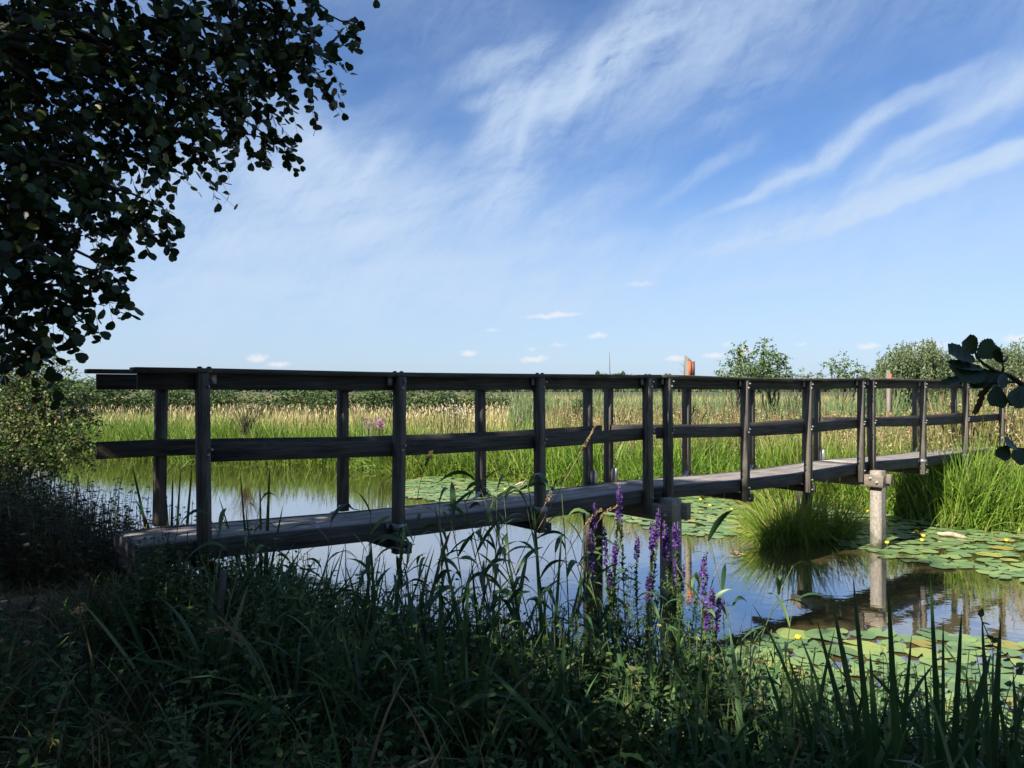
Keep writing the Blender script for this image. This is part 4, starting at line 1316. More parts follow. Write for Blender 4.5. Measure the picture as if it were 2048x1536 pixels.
# far flowers
def flower_plant(name, px, py, Yd, w, h, n, mat, label, cat, sz=.06):
    c = at(px, py, Yd)
    e = empty(name, (c[0], c[1], .4), label, cat)
    m_, ms = MB(), MB()
    P = c + rng.normal(size=(n, 3)) * [w, .25, h]
    leaves(m_, TPL_Q, np.repeat(P, 4, 0) + rng.normal(size=(n * 4, 3)) * sz * .5, rdir(n * 4), rdir(n * 4), sz, 1.6)
    b = np.stack([P[:, 0] * .7 + c[0] * .3, P[:, 1], np.full(n, .4)], -1)
    blades(ms, b, norm(P - b), np.linalg.norm(P - b, axis=1), .015, 0.0, K=2, prof='line')
    m_.build('blossom', mat, e); ms.build('stems', M['stem'], e)


flower_plant('loosestrife_plant', 742, 847, 20.5, .10, .07, 26, M['magenta'], 'pink flowering loosestrife clump in the reeds of the far bank', 'flower', .045)
flower_plant('loosestrife_plant', 762, 846, 20.5, .05, .06, 14, M['magenta'], 'smaller pink loosestrife beside the larger clump on the far bank', 'flower', .06)
flower_plant('hemp_agrimony', 918, 822, 21.5, .30, .12, 46, M['palepink'], 'pale pink flower heads of a tall plant among the far reeds', 'flower', .05)

# bare stalks
def stalk(name, px, y0, y1, Yd, label, side=True):
    m_ = MB()
    p = at(px, y0, Yd); q = at(px + 2, y1, Yd)
    tube(m_, [p, (p + q) / 2 + [.03, 0, 0], q], [.02, .014, .006], 5)
    if side:
        for k in range(5):
            c = p * (1 - .5 - .09 * k) + q * (.5 + .09 * k)
            tube(m_, [c, c + [.16 * (1 if k % 2 else -1), 0, .14]], [.006, .003], 4)
    o = m_.build(name, M['twig'])
    tag(o, label, 'stalk')
stalk('dead_stalk', 1217, 800, 705, 25, 'single thin dead stalk sticking up above the handrail', False)
stalk('dead_stalk', 1366, 800, 722, 24, 'thin forked dead stalk beside the orange topped marker post')
# bare reddish bush
e = empty('bare_bush', ((492 - 1024) / F * 23.5, 23.5, .5), 'leafless brown twiggy bush in the reeds before the hedge', 'bush')
m_ = MB()
b0 = at(492, 850, 23.5)
for k in range(46):
    a = rng.uniform(-1.0, 1.0); L_ = rng.uniform(.4, 1.05)
    tip = b0 + [L_ * math.sin(a), rng.uniform(-.3, .3), L_ * math.cos(a)]
    tube(m_, curve(b0 + [rng.uniform(-.1, .1), 0, -.3], tip, .05, 5, .03), np.linspace(.012, .004, 5), 3)
m_.build('branches', M['twig'], e)

# ------------------------------------------------------------------ marker posts
def marker(px, top, Yd, wpx, label, plate):
    c = at(px, top, Yd); w_ = wpx / F * Yd
    e = empty('marker_post', (c[0], c[1], .4), label, 'marker post', 'wooden waymarker posts')
    def box(m_, x0, x1, y0_, y1_, z0, z1, slope=0.0):
        V = [(x0, y0_, z0), (x1, y0_, z0), (x1, y1_, z0), (x0, y1_, z0), (x0, y0_, z1 + slope), (x1, y0_, z1), (x1, y1_, z1), (x0, y1_, z1 + slope)]
        V = np.array(V, float)
        m_.add(V, [(0, 3, 2, 1), (4, 5, 6, 7), (0, 1, 5, 4), (1, 2, 6, 5), (2, 3, 7, 6), (3, 0, 4, 7)], grain=V[:, [2, 0, 1]])
    m_ = MB(); box(m_, c[0] - w_ / 2, c[0] + w_ / 2, c[1], c[1] + w_, .2, c[2] - w_ * .9, w_ * .9)
    p = m_.build('post', M['graywood'], e, grain=True)
    m_ = MB(); hh_ = (38 if plate else 22) / F * Yd
    box(m_, c[0] + w_ * .02, c[0] + w_ / 2 + .003, c[1] - .003, c[1] + w_ + .003, c[2] - w_ * .6 - hh_, c[2] - w_ * 1.05)
    m_.build('orange_band', M['orange'], p)
    if plate:
        m_ = MB(); box(m_, c[0] + w_ / 2 + .004, c[0] + w_ / 2 + .085, c[1] + .01, c[1] + .03, c[2] - .48, c[2] - .14)
        m_.build('plate', M['brownplate'], p)
marker(1377.5, 711, 18.6, 11, 'grey wooden marker post with orange band and small brown plate', True)
marker(1780, 740, 24, 8, 'slimmer marker post with orange top seen above the handrail', False)

# ------------------------------------------------------------------ water lilies
def pad_mesh(k):
    m_ = MB(); n = 22
    r0 = np.random.default_rng(50 + k)
    cut = .22
    an = np.linspace(cut, 2 * math.pi - cut, n)
    rr = 1 + .05 * np.sin(an * 3 + k) + r0.normal(size=n) * .015
    rr[0] *= .92; rr[-1] *= .92
    el_ = 1.12
    cup = r0.uniform(0, .16) if k % 2 else .03
    V = [(0, 0, .0)] + [(rr[i] * .55 * math.cos(an[i]) * el_, rr[i] * .55 * math.sin(an[i]), .012 * math.sin(an[i] * 2 + k)) for i in range(n)] + \
        [(rr[i] * math.cos(an[i]) * el_, rr[i] * math.sin(an[i]), cup * max(0, math.sin(an[i] * 2 + k * 2)) + .02 * math.sin(an[i] * 5 + k)) for i in range(n)]
    T = [(0, 1 + i, 2 + i) for i in range(n - 1)]
    Q = [(1 + i, 1 + n + i, 2 + n + i, 2 + i) for i in range(n - 1)]
    m_.add(V, Q, T)
    return m_, V, Q, T


PM = [pad_mesh(k) for k in range(6)]
PMESH = [p[0].mesh('lily_pad', [M['pad']], smooth=True) for p in PM]
PATCH = [  # polygon in ground coordinates, pads, radius range, label, individual?
    ('near', [(1.3, 6.0), (2.3, 7.0), (3.1, 7.15), (4.2, 6.9), (5.2, 6.2), (4.2, 4.6), (3.6, 3.5), (2.6, 4.0), (1.6, 4.4)], 175, (.085, .185), 'green lily pad of the sunlit raft nearest the sword leaves', True),
    ('spit', [(5.0, 9.9), (5.6, 9.4), (6.3, 8.3), (7.0, 8.3), (8.6, 9.6), (9.5, 10.6), (8.4, 12.1), (7.0, 12.0), (6.6, 13.5), (5.4, 14.6), (4.9, 13.2), (4.7, 11.4)], 260, (.10, .15), 'lily pad on the raft between concrete pile and right reeds', False),
    ('bay', [(2.2, 12.2), (3.1, 11.5), (4.5, 13), (4.2, 15.5), (2.5, 16.5), (1.4, 16.6), (1.5, 14.5)], 230, (.10, .15), 'lily pad under the second span by the tussock', False),
    ('far', [(-2.5, 18.5), (-2.2, 15.8), (-.5, 14.6), (1.1, 14.8), (1.2, 17.2), (-.5, 18.4), (-2.0, 19.6)], 260, (.10, .16), 'lily pad of the far raft', False),
    ('shade', [(-1.9, 7.4), (-.6, 7.0), (.9, 6.6), (1.3, 5.6), (1.3, 4.4), (0, 4.7), (-1.3, 5.8), (-2.3, 7.2)], 150, (.07, .13), 'lily pad in the shade under the first span', False),
    ('left', [(-3.9, 8.3), (-3.4, 9.6), (-2.2, 9.0), (-1.7, 8.2), (-2.8, 7.3)], 60, (.08, .13), 'lily pad beyond the first post', False)]


def in_poly(x, y, P):
    P = np.array(P); c = np.zeros(len(x), bool); j = len(P) - 1
    for i in range(len(P)):
        xi, yi = P[i]; xj, yj = P[j]
        c ^= ((yi > y) != (yj > y)) & (x < (xj - xi) * (y - yi) / (yj - yi + 1e-12) + xi)
        j = i
    return c


mass = MB()
npads = 0
flower_spots = []
PADLAB = {'near': ('round green lily pad in the sunny raft beside the sword leaves', 'near raft lily pads'),
          'spit': ('lily pad floating in the raft by the pale concrete pile', 'lily pads by the concrete pile')}
for (nm, poly, cnt, (r0, r1), lab, ind) in PATCH:
    P = np.array(poly)
    pts = []
    tries = 0
    while len(pts) < cnt and tries < 60000:
        tries += 1
        x = rng.uniform(P[:, 0].min(), P[:, 0].max()); y = rng.uniform(P[:, 1].min(), P[:, 1].max())
        if not in_poly(np.array([x]), np.array([y]), P)[0]: continue
        r = rng.uniform(r0, r1)
        if any((x - a) ** 2 + (y - b) ** 2 < ((r + c) * .76) ** 2 for a, b, c in pts): continue
        dn, df = bank_d(x, y)
        if max(dn, df) > -.02: continue
        pts.append((x, y, r))
    for i, (x, y, r) in enumerate(pts):
        z = .006 + (i % 7) * .0022
        k = i % 6; rz = rng.uniform(0, 6.28)
        if nm == 'near' or (nm == 'spit' and y < 11.0 and npads < 300):
            o = bpy.data.objects.new('lily_pad', PMESH[k]); COL.objects.link(o)
            o.location = (x, y, z); o.rotation_euler = (rng.normal() * .02, rng.normal() * .02, rz); o.scale = (r, r, r)
            L_, G_ = PADLAB[nm]
            tag(o, L_, 'lily pad', G_)
            npads += 1
        else:
            V = np.array(PM[k][1]) * r
            c, s_ = math.cos(rz), math.sin(rz)
            V2 = np.stack([x + V[:, 0] * c - V[:, 1] * s_, y + V[:, 0] * s_ + V[:, 1] * c, z + V[:, 2]], -1)
            mass.add(V2, PM[k][2], PM[k][3])
tag(mass.build('lily_pads', M['pad'], smooth=True), kind='stuff')
m_ = MB()
x = rng.uniform(-3.2, 2.6, 30000); y = rng.uniform(4.6, 11, 30000)
dn, df = bank_d(x, y)
k = (dn < -.02) & (dn > -3.2) & (np.sin(x * 1.7 + np.sin(y * 2.1) * 1.6) + np.sin(y * 4.3 - x * 1.1) * .6 + rng.normal(size=30000) * .35 - .25 + dn * .25 > -.1)
x, y = x[k], y[k]; n = len(x)
leaves(m_, TPL_Q, np.stack([x, y, np.full(n, .0035)], -1), rdir(n, 0), np.tile(UP, (n, 1)), rng.uniform(.008, .028, n), 1.5)
tag(m_.build('floating_weed', M['duckweed']), kind='stuff')


def lily(x, y, label, h=.09):
    e = empty('water_lily', (x, y, 0), label, 'water lily', 'yellow water lilies')
    m_ = MB(); tube(m_, [(x, y, -.05), (x + .01, y, h * .6), (x + .01, y, h)], [.006, .005, .005], 5); m_.build('stem', M['stem'], e)
    m_ = MB()
    n, k = 8, 4
    V = []
    for j in range(k):
        u = j / (k - 1)
        for i in range(n):
            rr = .030 * math.sin(.5 + u * 1.9) * (1 + .08 * (i % 2))
            V.append((x + .01 + rr * math.cos(i / n * 6.283), y + rr * math.sin(i / n * 6.283), h + u * .034))
    Q = [(j * n + i, j * n + (i + 1) % n, (j + 1) * n + (i + 1) % n, (j + 1) * n + i) for j in range(k - 1) for i in range(n)]
    m_.add(V, Q + [tuple((k - 1) * n + q for q in (0, 1, 2, 3)), tuple((k - 1) * n + q for q in (0, 3, 4, 7)), tuple((k - 1) * n + q for q in (7, 4, 5, 6))])
    m_.build('petals', M['yellow'], e, smooth=True)


for (px, py, lab) in [(1831, 1066, 'yellow water lily standing highest before the right reeds'), (1842, 1085, 'yellow water lily just below the highest one by the reeds'), (2011, 1085, 'yellow water lily at the outer end of the right raft'),
                      (1733, 1024, 'yellow water lily just behind the concrete pile'), (1419, 1012, 'yellow water lily by the second trestle in the open bay'), (1593, 1288, 'yellow water lily beside the single big pad in open water'),
                      (1589, 1462, 'yellow water lily low among the shaded reeds'), (1462, 1020, 'yellow water lily under the second span'), (1497, 1040, 'yellow water lily near the tussock'), (1400, 1000, 'small yellow water lily at the bay edge'),
                      (1845, 1076, 'tiny yellow bud next to the highest water lily'), (1772, 1090, 'yellow bud at the foot of the concrete pile'), (1010, 978, 'yellow water lily on the far raft')]:
    Yd = EYE * F / (py - 775 + 10)
    lily((px - 1024) / F * Yd, Yd, lab)

m_ = MB(); a = at(1875, 1066, 11.6); b = at(1935, 1080, 11.3); a[2] = .05; b[2] = .04
tube(m_, curve(a, b, .02, 7, .004), [.02, .035, .038, .036, .034, .03, .012], 8)
tag(m_.build('driftwood_log', M['driftwood'], smooth=True), 'short bleached log lying on the lily pads by the right reeds', 'log')
m_ = MB(); c = at(1043, 975, 17.3); c[2] = .05
tube(m_, [c + [-.15, 0, 0], c + [0, .03, .06], c + [.2, 0, .03]], [.02, .03, .015], 6); tube(m_, [c, c + [.1, 0, .15]], [.015, .008], 5)
tag(m_.build('broken_branch', M['driftwood'], smooth=True), 'small broken branch lying on the far raft of lily pads', 'branch')

# leaning grey stake at the bridge end
m_ = MB(); tube(m_, [at(436, 1290, 4.35), at(442, 1210, 4.35), at(448, 1141, 4.35)], [.024, .023, .021], 7)
tag(m_.build('stake', M['post'], grain=True), 'thin grey stake leaning below the first bridge post', 'stake')


# ------------------------------------------------------------------ near bank plants
def near_scatter(N, x0, x1, y0, y1, dmin=0.05, dmax=9, ratio=.74, rmin=1.5):
    x = rng.uniform(x0, x1, N); y = rng.uniform(y0, y1, N)
    dn, df = bank_d(x, y)
    k = (dn > dmin) & (dn < dmax) & (np.abs(x) < ratio * y + .25) & (np.hypot(x, y) > rmin)
    s_ = (x - B0[0]) * D[0] + (y - B0[1]) * D[1]; t_ = (x - B0[0]) * NT[0] + (y - B0[1]) * NT[1]
    k &= ~((t_ > .0) & (t_ < WB) & (s_ > -.38) & (s_ < .5))
    return x[k], y[k], dn[k]


def on_path(x, y):
    return (np.abs(y - 5.0 + .06 * np.sin(x * 5)) < .15) & (x < -2.6)


m_ = MB()
for (N, y0, h, w, dr, K, lean) in ((44000, 1.6, .26, .0045, (.1, .9), 4, .5), (26000, 1.6, .42, .006, (.1, .8), 5, .35), (15000, 1.8, .66, .017, (.2, .9), 6, .3)):
    x, y, dn = near_scatter(N, -6.5, 4.2, y0, 9)
    p_ = on_path(x, y)
    k = ~p_ | (rng.uniform(0, 1, len(x)) < .3)
    x, y = x[k], y[k]; n = len(x)
    b = np.stack([x, y, ground_z(x, y) - .01], -1)
    d = norm(UP + rng.normal(size=(n, 3)) * [lean, lean, 0])
    hh = h * rng.uniform(.45, 1.15, n) * (1 + .3 * np.sin(x * 2.3 + y) * np.sin(y * 3.1))
    hh *= np.where((x < -1.3) & (np.abs(y - 4.9) < .7), .45, 1)
    blades(m_, b, d, hh, w * rng.uniform(.7, 1.3, n), rng.uniform(*dr, n), K=K)
tag(m_.build('bank_grass', M['near']), kind='stuff')
m_ = MB()
x, y, dn = near_scatter(7000, -6.5, 3.2, 1.6, 8); n = len(x)
b = np.stack([x, y, ground_z(x, y)], -1)
blades(m_, b, norm(UP * .7 + rng.normal(size=(n, 3)) * [.6, .6, .1]), rng.uniform(.12, .5, n), .003, rng.uniform(.1, 1.0, n), K=4)
x, y, dn = near_scatter(5500, -4.5, 1.0, 1.6, 4.6, .1); n = len(x)
blades(m_, np.stack([x, y, ground_z(x, y)], -1), norm(UP * .5 + rng.normal(size=(n, 3)) * [.7, .7, .1]), rng.uniform(.12, .5, n), rng.uniform(.003, .007, n), rng.uniform(.1, 1.0, n), K=4)
tag(m_.build('dead_grass', M['brown_grass']), kind='stuff')
m_ = MB()
x = rng.uniform(-4.6, -1.2, 5200); y = rng.uniform(4.0, 5.7, 5200); n = len(x)
k = (bank_d(x, y)[0] > .1); x, y = x[k], y[k]; n = len(x)
b = np.stack([x, y, ground_z(x, y)], -1)
blades(m_, b, norm(UP * .7 + rng.normal(size=(n, 3)) * [.7, .7, .1]), rng.uniform(.06, .24, n), .0035, rng.uniform(.1, 1.0, n), K=4)
tag(m_.build('dry_grass', M['brown_grass']), kind='stuff')

# leafy undergrowth: nettles and other herbs, stem with opposite leaf pairs
def herb_mass(name, mat, x, y, h, nl, Ls, seedp=0.0, zoff=0.0):
    n = len(x)
    m_, = (MB(),)
    gz_ = ground_z(x, y) + zoff
    hh = h * rng.uniform(.6, 1.15, n)
    lean = rng.normal(size=(n, 3)) * [.12, .12, 0]
    d = norm(UP + lean)
    b = np.stack([x, y, gz_], -1)
    blades(m_, b, d, hh, .005, .02, K=3, prof='line', mat=1)
    t = (np.arange(nl) + 1.5) / (nl + 1)
    P = b[:, None] + d[:, None] * (hh[:, None] * t[None])[..., None]
    for sg in (1, -1):
        a = rng.uniform(0, 6.28, n)[:, None] + np.arange(nl)[None] * 1.57
        ax = np.stack([np.cos(a) * sg, np.sin(a) * sg, rng.uniform(-.5, .35, (n, nl))], -1)
        sz = Ls * (1.15 - .75 * t)[None] * rng.uniform(.7, 1.2, (n, nl))
        leaves(m_, TPL_N, P.reshape(-1, 3), ax.reshape(-1, 3), norm(UP + rng.normal(size=(n * nl, 3)) * .4), sz.reshape(-1), .9)
    return tag(m_.build(name, [mat, M['stem']]), kind='stuff')


x, y, dn = near_scatter(1900, -4.2, 3.8, 1.9, 7, .0, 3.0)
k = ~on_path(x, y) & ~((x < -1.2) & (np.abs(y - 4.7) < .7)); herb_mass('nettle_undergrowth', M['nettle'], x[k], y[k], .46, 8, .085)
x, y, dn = near_scatter(2200, -1.8, 3.4, 2.8, 5.4, -.05, 1.4)
herb_mass('waterside_herbs', M['nettle'], x, y, .72, 10, .075)
x = rng.uniform(-2.3, -.5, 900); y = rng.uniform(4.3, 5.3, 900); k = (bank_d(x, y)[0] > -.05) & (y < 5.15 + (x + 2) * .75)
herb_mass('deckside_herbs', M['nettle'], x[k], y[k], .52, 9, .07)
m_ = MB(); x = rng.uniform(-2.6, -.3, 3000); y = rng.uniform(4.2, 5.4, 3000); k = (bank_d(x, y)[0] > -.05) & (y < 5.1 + (x + 2) * .75); x, y = x[k], y[k]; n = len(x)
blades(m_, np.stack([x, y, ground_z(x, y) - .02], -1), norm(UP + rng.normal(size=(n, 3)) * [.35, .35, 0]), rng.uniform(.25, .62, n), rng.uniform(.005, .012, n), rng.uniform(.1, .8, n), K=5)
tag(m_.build('deckside_grass', M['near']), kind='stuff')
# dark tall dead and green herbs at the left, before the hawthorn
x, y, dn = near_scatter(5200, -7.5, -2.2, 5.2, 10, -.15, 3.5); k = (y > 5.45)
herb_mass('dock_thicket', M['dock'], x[k], y[k], .95, 12, .075)
m_ = MB()
x, y, dn = near_scatter(6500, -7.5, -2.3, 5.3, 9.5, -.1, 2.5); n = len(x)
b = np.stack([x, y, np.maximum(ground_z(x, y), 0) - .02], -1)
blades(m_, b, norm(UP + rng.normal(size=(n, 3)) * [.25, .25, 0]), rng.uniform(.5, 1.15, n), .004, rng.uniform(0, .4, n), K=4)
tag(m_.build('dead_stems', M['seedhead']), kind='stuff')

# reeds of the near bank: countable plants, each stem with its leaves
def reed_proto(k):
    r = np.random.default_rng(100 + k)
    e = bpy.data.objects.new('reed_plant', None); COL.objects.link(e)
    h = r.uniform(.95, 1.15)
    lx, ly = r.normal(size=2) * .12
    p = np.array([(lx * t * t, ly * t * t, h * t) for t in np.linspace(0, 1, 7)])
    ms = MB(); tube(ms, p, np.linspace(.0045, .0018, 7), 5)
    ms.build('stem', M['stem'], e)
    nl = 9
    t = np.linspace(.16, .98, nl)
    b = np.stack([lx * t * t, ly * t * t, h * t], -1)
    a = r.uniform(0, 6.28) + np.where(np.arange(nl) % 2 == 0, 0, math.pi) + r.normal(size=nl) * .5
    up = r.uniform(.7, 1.9, nl) + t * .8
    d = norm(np.stack([np.cos(a), np.sin(a), up], -1))
    L = r.uniform(.24, .42, nl) * (1 - .25 * t)
    side = norm(np.cross(d, UP) + r.normal(size=(nl, 3)) * .25)
    e['h'] = h
    ml = MB(); blades(ml, b, d, L, r.uniform(.019, .031, nl), r.uniform(.15, 1.1, nl), K=7, fold=.10, prof='leaf', side=side)
    ml.build('leaves', M['nearreed'], e)
    return e


RP = [reed_proto(k) for k in range(7)]
RTIPS = [(1000, 985, 4.2), (985, 1010, 4.15), (1045, 1000, 4.25), (960, 1050, 4.3), (900, 1045, 4.2), (872, 1110, 4.1), (1090, 1035, 4.2), (1140, 1090, 4.1), (760, 1045, 4.3), (700, 1060, 4.3),
         (645, 1035, 4.35), (620, 1090, 4.3), (815, 1080, 4.2), (1165, 1060, 4.1), (1210, 1100, 4.0), (1490, 1085, 3.7), (1455, 1120, 3.6), (1430, 1200, 3.5), (590, 1120, 4.4), (850, 1150, 3.9), (930, 1180, 3.8), (1020, 1150, 3.8),
         (1080, 1200, 3.7), (760, 1180, 3.9), (690, 1160, 4.0), (980, 1240, 3.5), (1150, 1230, 3.5), (1260, 1250, 3.5), (1330, 1270, 3.4), (1380, 1330, 3.3), (1500, 1300, 3.3), (1560, 1370, 3.2), (1440, 1380, 3.1), (880, 1270, 3.4),
         (1250, 1180, 3.9), (1340, 1200, 3.9), (540, 1010, 4.6), (480, 1000, 4.9), (1620, 1400, 3.0), (1050, 1330, 3.1), (800, 1330, 3.2), (1200, 1380, 3.0), (1330, 1420, 2.9), (1100, 1100, 4.3), (1030, 1080, 4.3), (880, 1000, 4.4), (925, 1010, 4.35), (1110, 1000, 4.3), (1065, 970, 4.4), (790, 1075, 4.3), (730, 1100, 4.2), (670, 1120, 4.2), (560, 1075, 4.5), (1180, 1130, 4.0), (1220, 1160, 3.9), (1290, 1190, 3.8), (955, 1120, 4.1), (1010, 1060, 4.3), (840, 1060, 4.3), (1410, 1240, 3.5), (1370, 1280, 3.4), (610, 1150, 4.2), (1120, 1160, 4.0), (1475, 1330, 3.3), (830, 1010, 4.3), (970, 975, 4.4), (1140, 1010, 4.3), (720, 1030, 4.4), (1090, 960, 4.4), (1195, 1040, 4.2), (1545, 1180, 3.5), (1510, 1120, 3.6)]
first = [True] * 7
RH = [q['h'] for q in RP]
for q in RP: del q['h']
for i, (px, py, Yd) in enumerate(sorted(RTIPS)):
    k = i % 7
    c = at(px, py, Yd)
    gz_ = float(max(ground_z(c[0], c[1]), -.05))
    h = c[2] - gz_
    o = RP[k] if first[k] else copy_tree(RP[k])
    first[k] = False
    o.location = (float(c[0]), float(c[1]), gz_ - .02); o.rotation_euler = (rng.normal() * .06, rng.normal() * .06, rng.uniform(0, 6.28))
    s_ = (h + .02) / RH[k]; o.scale = (s_, s_, s_)
    tag(o, 'slender green reed with long leaves among the shaded reeds before the bridge', 'reed', 'reeds on the near bank')
# wild reed leaves filling the gaps between them
m_ = MB()
x, y, dn = near_scatter(6000, -1.8, 3.4, 2.4, 5.4, -.05, 1.5); n = len(x)
b = np.stack([x, y, np.maximum(ground_z(x, y), -.02) + rng.uniform(0, .25, n)], -1)
blades(m_, b, norm(UP + rng.normal(size=(n, 3)) * [.38, .38, 0]), rng.uniform(.35, .85, n), rng.uniform(.010, .026, n), rng.uniform(.05, .9, n), K=6, fold=.08, prof='leaf')
x, y, dn = near_scatter(9000, -1.9, 2.6, 3.0, 6.2, -.12, .42); k = rng.uniform(0, 1, len(x)) < .55
x, y = x[k], y[k]; n = len(x)
b = np.stack([x, y, np.maximum(ground_z(x, y), -.05)], -1)
blades(m_, b, norm(UP + rng.normal(size=(n, 3)) * [.24, .24, 0]), rng.uniform(.5, 1.15, n) * np.where(x > 1.3, .62, 1), rng.uniform(.008, .019, n), rng.uniform(.0, .5, n), K=6, fold=.08, prof='sword')
tag(m_.build('reed_foliage', M['nearreed']), kind='stuff')

# arching grass stalks with a drooping brown head
def grass_head(px0, py0, px1, py1, px2, py2, Yd, label):
    a, b, c = at(px0, py0, Yd), at(px1, py1, Yd), at(px2, py2, Yd)
    t = np.linspace(0, 1, 10)[:, None]
    P = a * (1 - t) ** 2 + 2 * b * t * (1 - t) + c * t ** 2
    e = empty('canary_grass', a, label, 'grass stalk', 'seeding grass stalks of the near bank')
    m_ = MB(); tube(m_, P, np.linspace(.0025, .0012, 10), 4); m_.build('stem', M['drystem'], e)
    m_ = MB(); tb = rng.uniform(.70, 1.0, 90)[:, None]
    Q = a * (1 - tb) ** 2 + 2 * b * tb * (1 - tb) + c * tb ** 2
    tg = norm((b - a) * (1 - tb) + (c - b) * tb)
    leaves(m_, TPL_Q, Q, tg + rng.normal(size=(90, 3)) * .35, rdir(90), .018, .9); m_.build('seed_head', M['drystem'], e)
grass_head(1150, 1230, 1170, 1030, 1232, 1013, 4.0, 'arching grass stalk whose head bends towards the second pile')
grass_head(1100, 1180, 1150, 1060, 1200, 1020, 4.05, 'straight grass stalk leaning beside the arching one')
grass_head(1075, 1060, 1130, 960, 1195, 845, 3.8, 'longest seeding grass stalk crossing the middle rail')
grass_head(835, 1000, 840, 950, 862, 905, 4.2, 'dark grass head before the water under the second rail bay')
grass_head(1420, 1180, 1440, 1095, 1480, 1108, 3.6, 'short grass stalk with drooping head above the open water')
grass_head(555, 1400, 500, 1230, 420, 1262, 2.9, 'pale grass stalk bending over in the dark below the stake')
grass_head(1010, 1180, 1080, 1030, 1112, 962, 4.1, 'grass stalk rising before the third far post')

# purple loosestrife
def loose_proto(k):
    r = np.random.default_rng(200 + k)
    e = bpy.data.objects.new('purple_loosestrife', None); COL.objects.link(e)
    h = 1.0
    lx = r.uniform(-.06, .06)
    f = lambda t: np.stack([lx * t ** 2 + .012 * np.sin(t * 6 + k), .02 * np.sin(t * 4), h * t], -1)
    t = np.linspace(0, 1, 12)
    ms = MB(); tube(ms, f(t), np.linspace(.0045, .0022, 12), 5); ms.build('stem', M['stem'], e)
    s0 = .89 - .02 * k
    n = 130
    tb = s0 + (1 - s0) * r.uniform(0, 1, n) ** .85
    P = f(tb); a = r.uniform(0, 6.28, n)
    ax = np.stack([np.cos(a), np.sin(a), r.uniform(-.2, .7, n)], -1)
    taper = np.clip((1.02 - tb) / .06, .25, 1)
    mp_ = MB(); leaves(mp_, TPL_Q, P + norm(ax) * .003, ax, norm(rng.normal(size=(n, 3)) * .6 + UP), .0165 * taper, 1.45)
    mp_.build('flower_spike', M['purple'], e)
    # spent part under the flowers and leafy part
    n2 = 110
    tb = r.uniform(s0 - .22, s0, n2); P = f(tb); a = r.uniform(0, 6.28, n2)
    mg_ = MB(); leaves(mg_, TPL_Q, P, np.stack([np.cos(a), np.sin(a), np.full(n2, .3)], -1), rdir(n2), .013, 1.5)
    n3 = 64
    tb = np.repeat(np.linspace(.08, s0 - .12, n3 // 2), 2); a = np.repeat(np.arange(n3 // 2) * 1.57, 2) + np.tile([0, math.pi], n3 // 2) + r.normal(size=n3) * .2
    leaves(mg_, TPL_N, f(tb), np.stack([np.cos(a), np.sin(a), r.uniform(.1, .9, n3)], -1), norm(UP + r.normal(size=(n3, 3)) * .3), .062 * (1.15 - tb * .8), .5)
    # side shoots
    for q in range(3):
        t0 = r.uniform(.35, .6); p0 = f(np.array([t0]))[0]; aa = r.uniform(0, 6.28)
        p1 = p0 + [.07 * math.cos(aa), .07 * math.sin(aa), .2]
        tube(mg_, [p0, (p0 + p1) / 2 + [.01, 0, 0], p1], [.002, .0015, .001], 4)
        aa_ = r.uniform(0, 6.28, 16); tq = r.uniform(.2, 1, 16)[:, None]
        leaves(mg_, TPL_N, p0 * (1 - tq) + p1 * tq, np.stack([np.cos(aa_), np.sin(aa_), np.full(16, .5)], -1), norm(UP + r.normal(size=(16, 3)) * .3), .03, .5)
    mg_.build('leaves', M['nettle'], e)
    return e


LP = [loose_proto(k) for k in range(4)]
SPK = [(1177, 1008), (1246, 962), (1264, 970), (1218, 1052), (1243, 1080), (1287, 1028), (1301, 1016), (1316, 1040), (1277, 1072), (1345, 1036), (1338, 1060), (1358, 1045), (1379, 1046), (1364, 1098), (1388, 1104), (1396, 1130),
       (1180, 1058), (1252, 1130), (1290, 1140), (1415, 1180), (1438, 1172), (1395, 1210), (1345, 1125), (1196, 1095)]
LNAME = ['first purple loosestrife spike, standing before the second far pile', 'tallest purple loosestrife spike, touching the deck edge', 'purple loosestrife spike close beside the tallest one', 'short loosestrife spike between the dark pile and the cluster',
         'loosestrife spike low in front of the open water', 'loosestrife spike just before the clamp beam end', 'bright loosestrife spike right under the fourth near post', 'loosestrife spike close to the near pile edge',
         'wide loosestrife spike half way down the cluster', 'full purple loosestrife spike in front of the near pile', 'loosestrife spike directly below the full one on the pile', 'loosestrife spike at the outer edge of the near pile',
         'loosestrife spike alone past the near pile', 'dense loosestrife spike curving at the side of the cluster', 'loosestrife spike leaning out over the water', 'lowest leaning loosestrife spike over the water',
         'small loosestrife spike on the face of the far pile', 'short loosestrife spike deep in the leaves', 'loosestrife spike low among green leaves under the pile', 'small loosestrife spike beside the tall reed',
         'outermost loosestrife spike beside the tall reed stem', 'drooping loosestrife spike under the small outer ones', 'shaded loosestrife spike at the foot of the pile', 'thin loosestrife spike by the seeding grass stalk']
for i, ((px, py), lab) in enumerate(zip(SPK, LNAME)):
    Yd = 4.25 - (py - 960) * .0022 + rng.uniform(-.12, .12)
    if px > 1370: Yd -= .25
    c = at(px, py, Yd)
    bx = c[0] * .93 + .05
    gz_ = float(max(ground_z(bx, c[1]), -.05))
    h = c[2] - gz_
    o = LP[i] if i < 4 else copy_tree(LP[i % 4])
    o.location = (float(c[0]), float(c[1]), gz_)
    o.rotation_euler = (rng.normal() * .03, rng.normal() * .04 - (.05 if px > 1380 else 0), rng.uniform(0, 6.28))
    o.scale = (1.0, 1.0, h)
    tag(o, lab, 'loosestrife', 'purple loosestrife by the near pile')


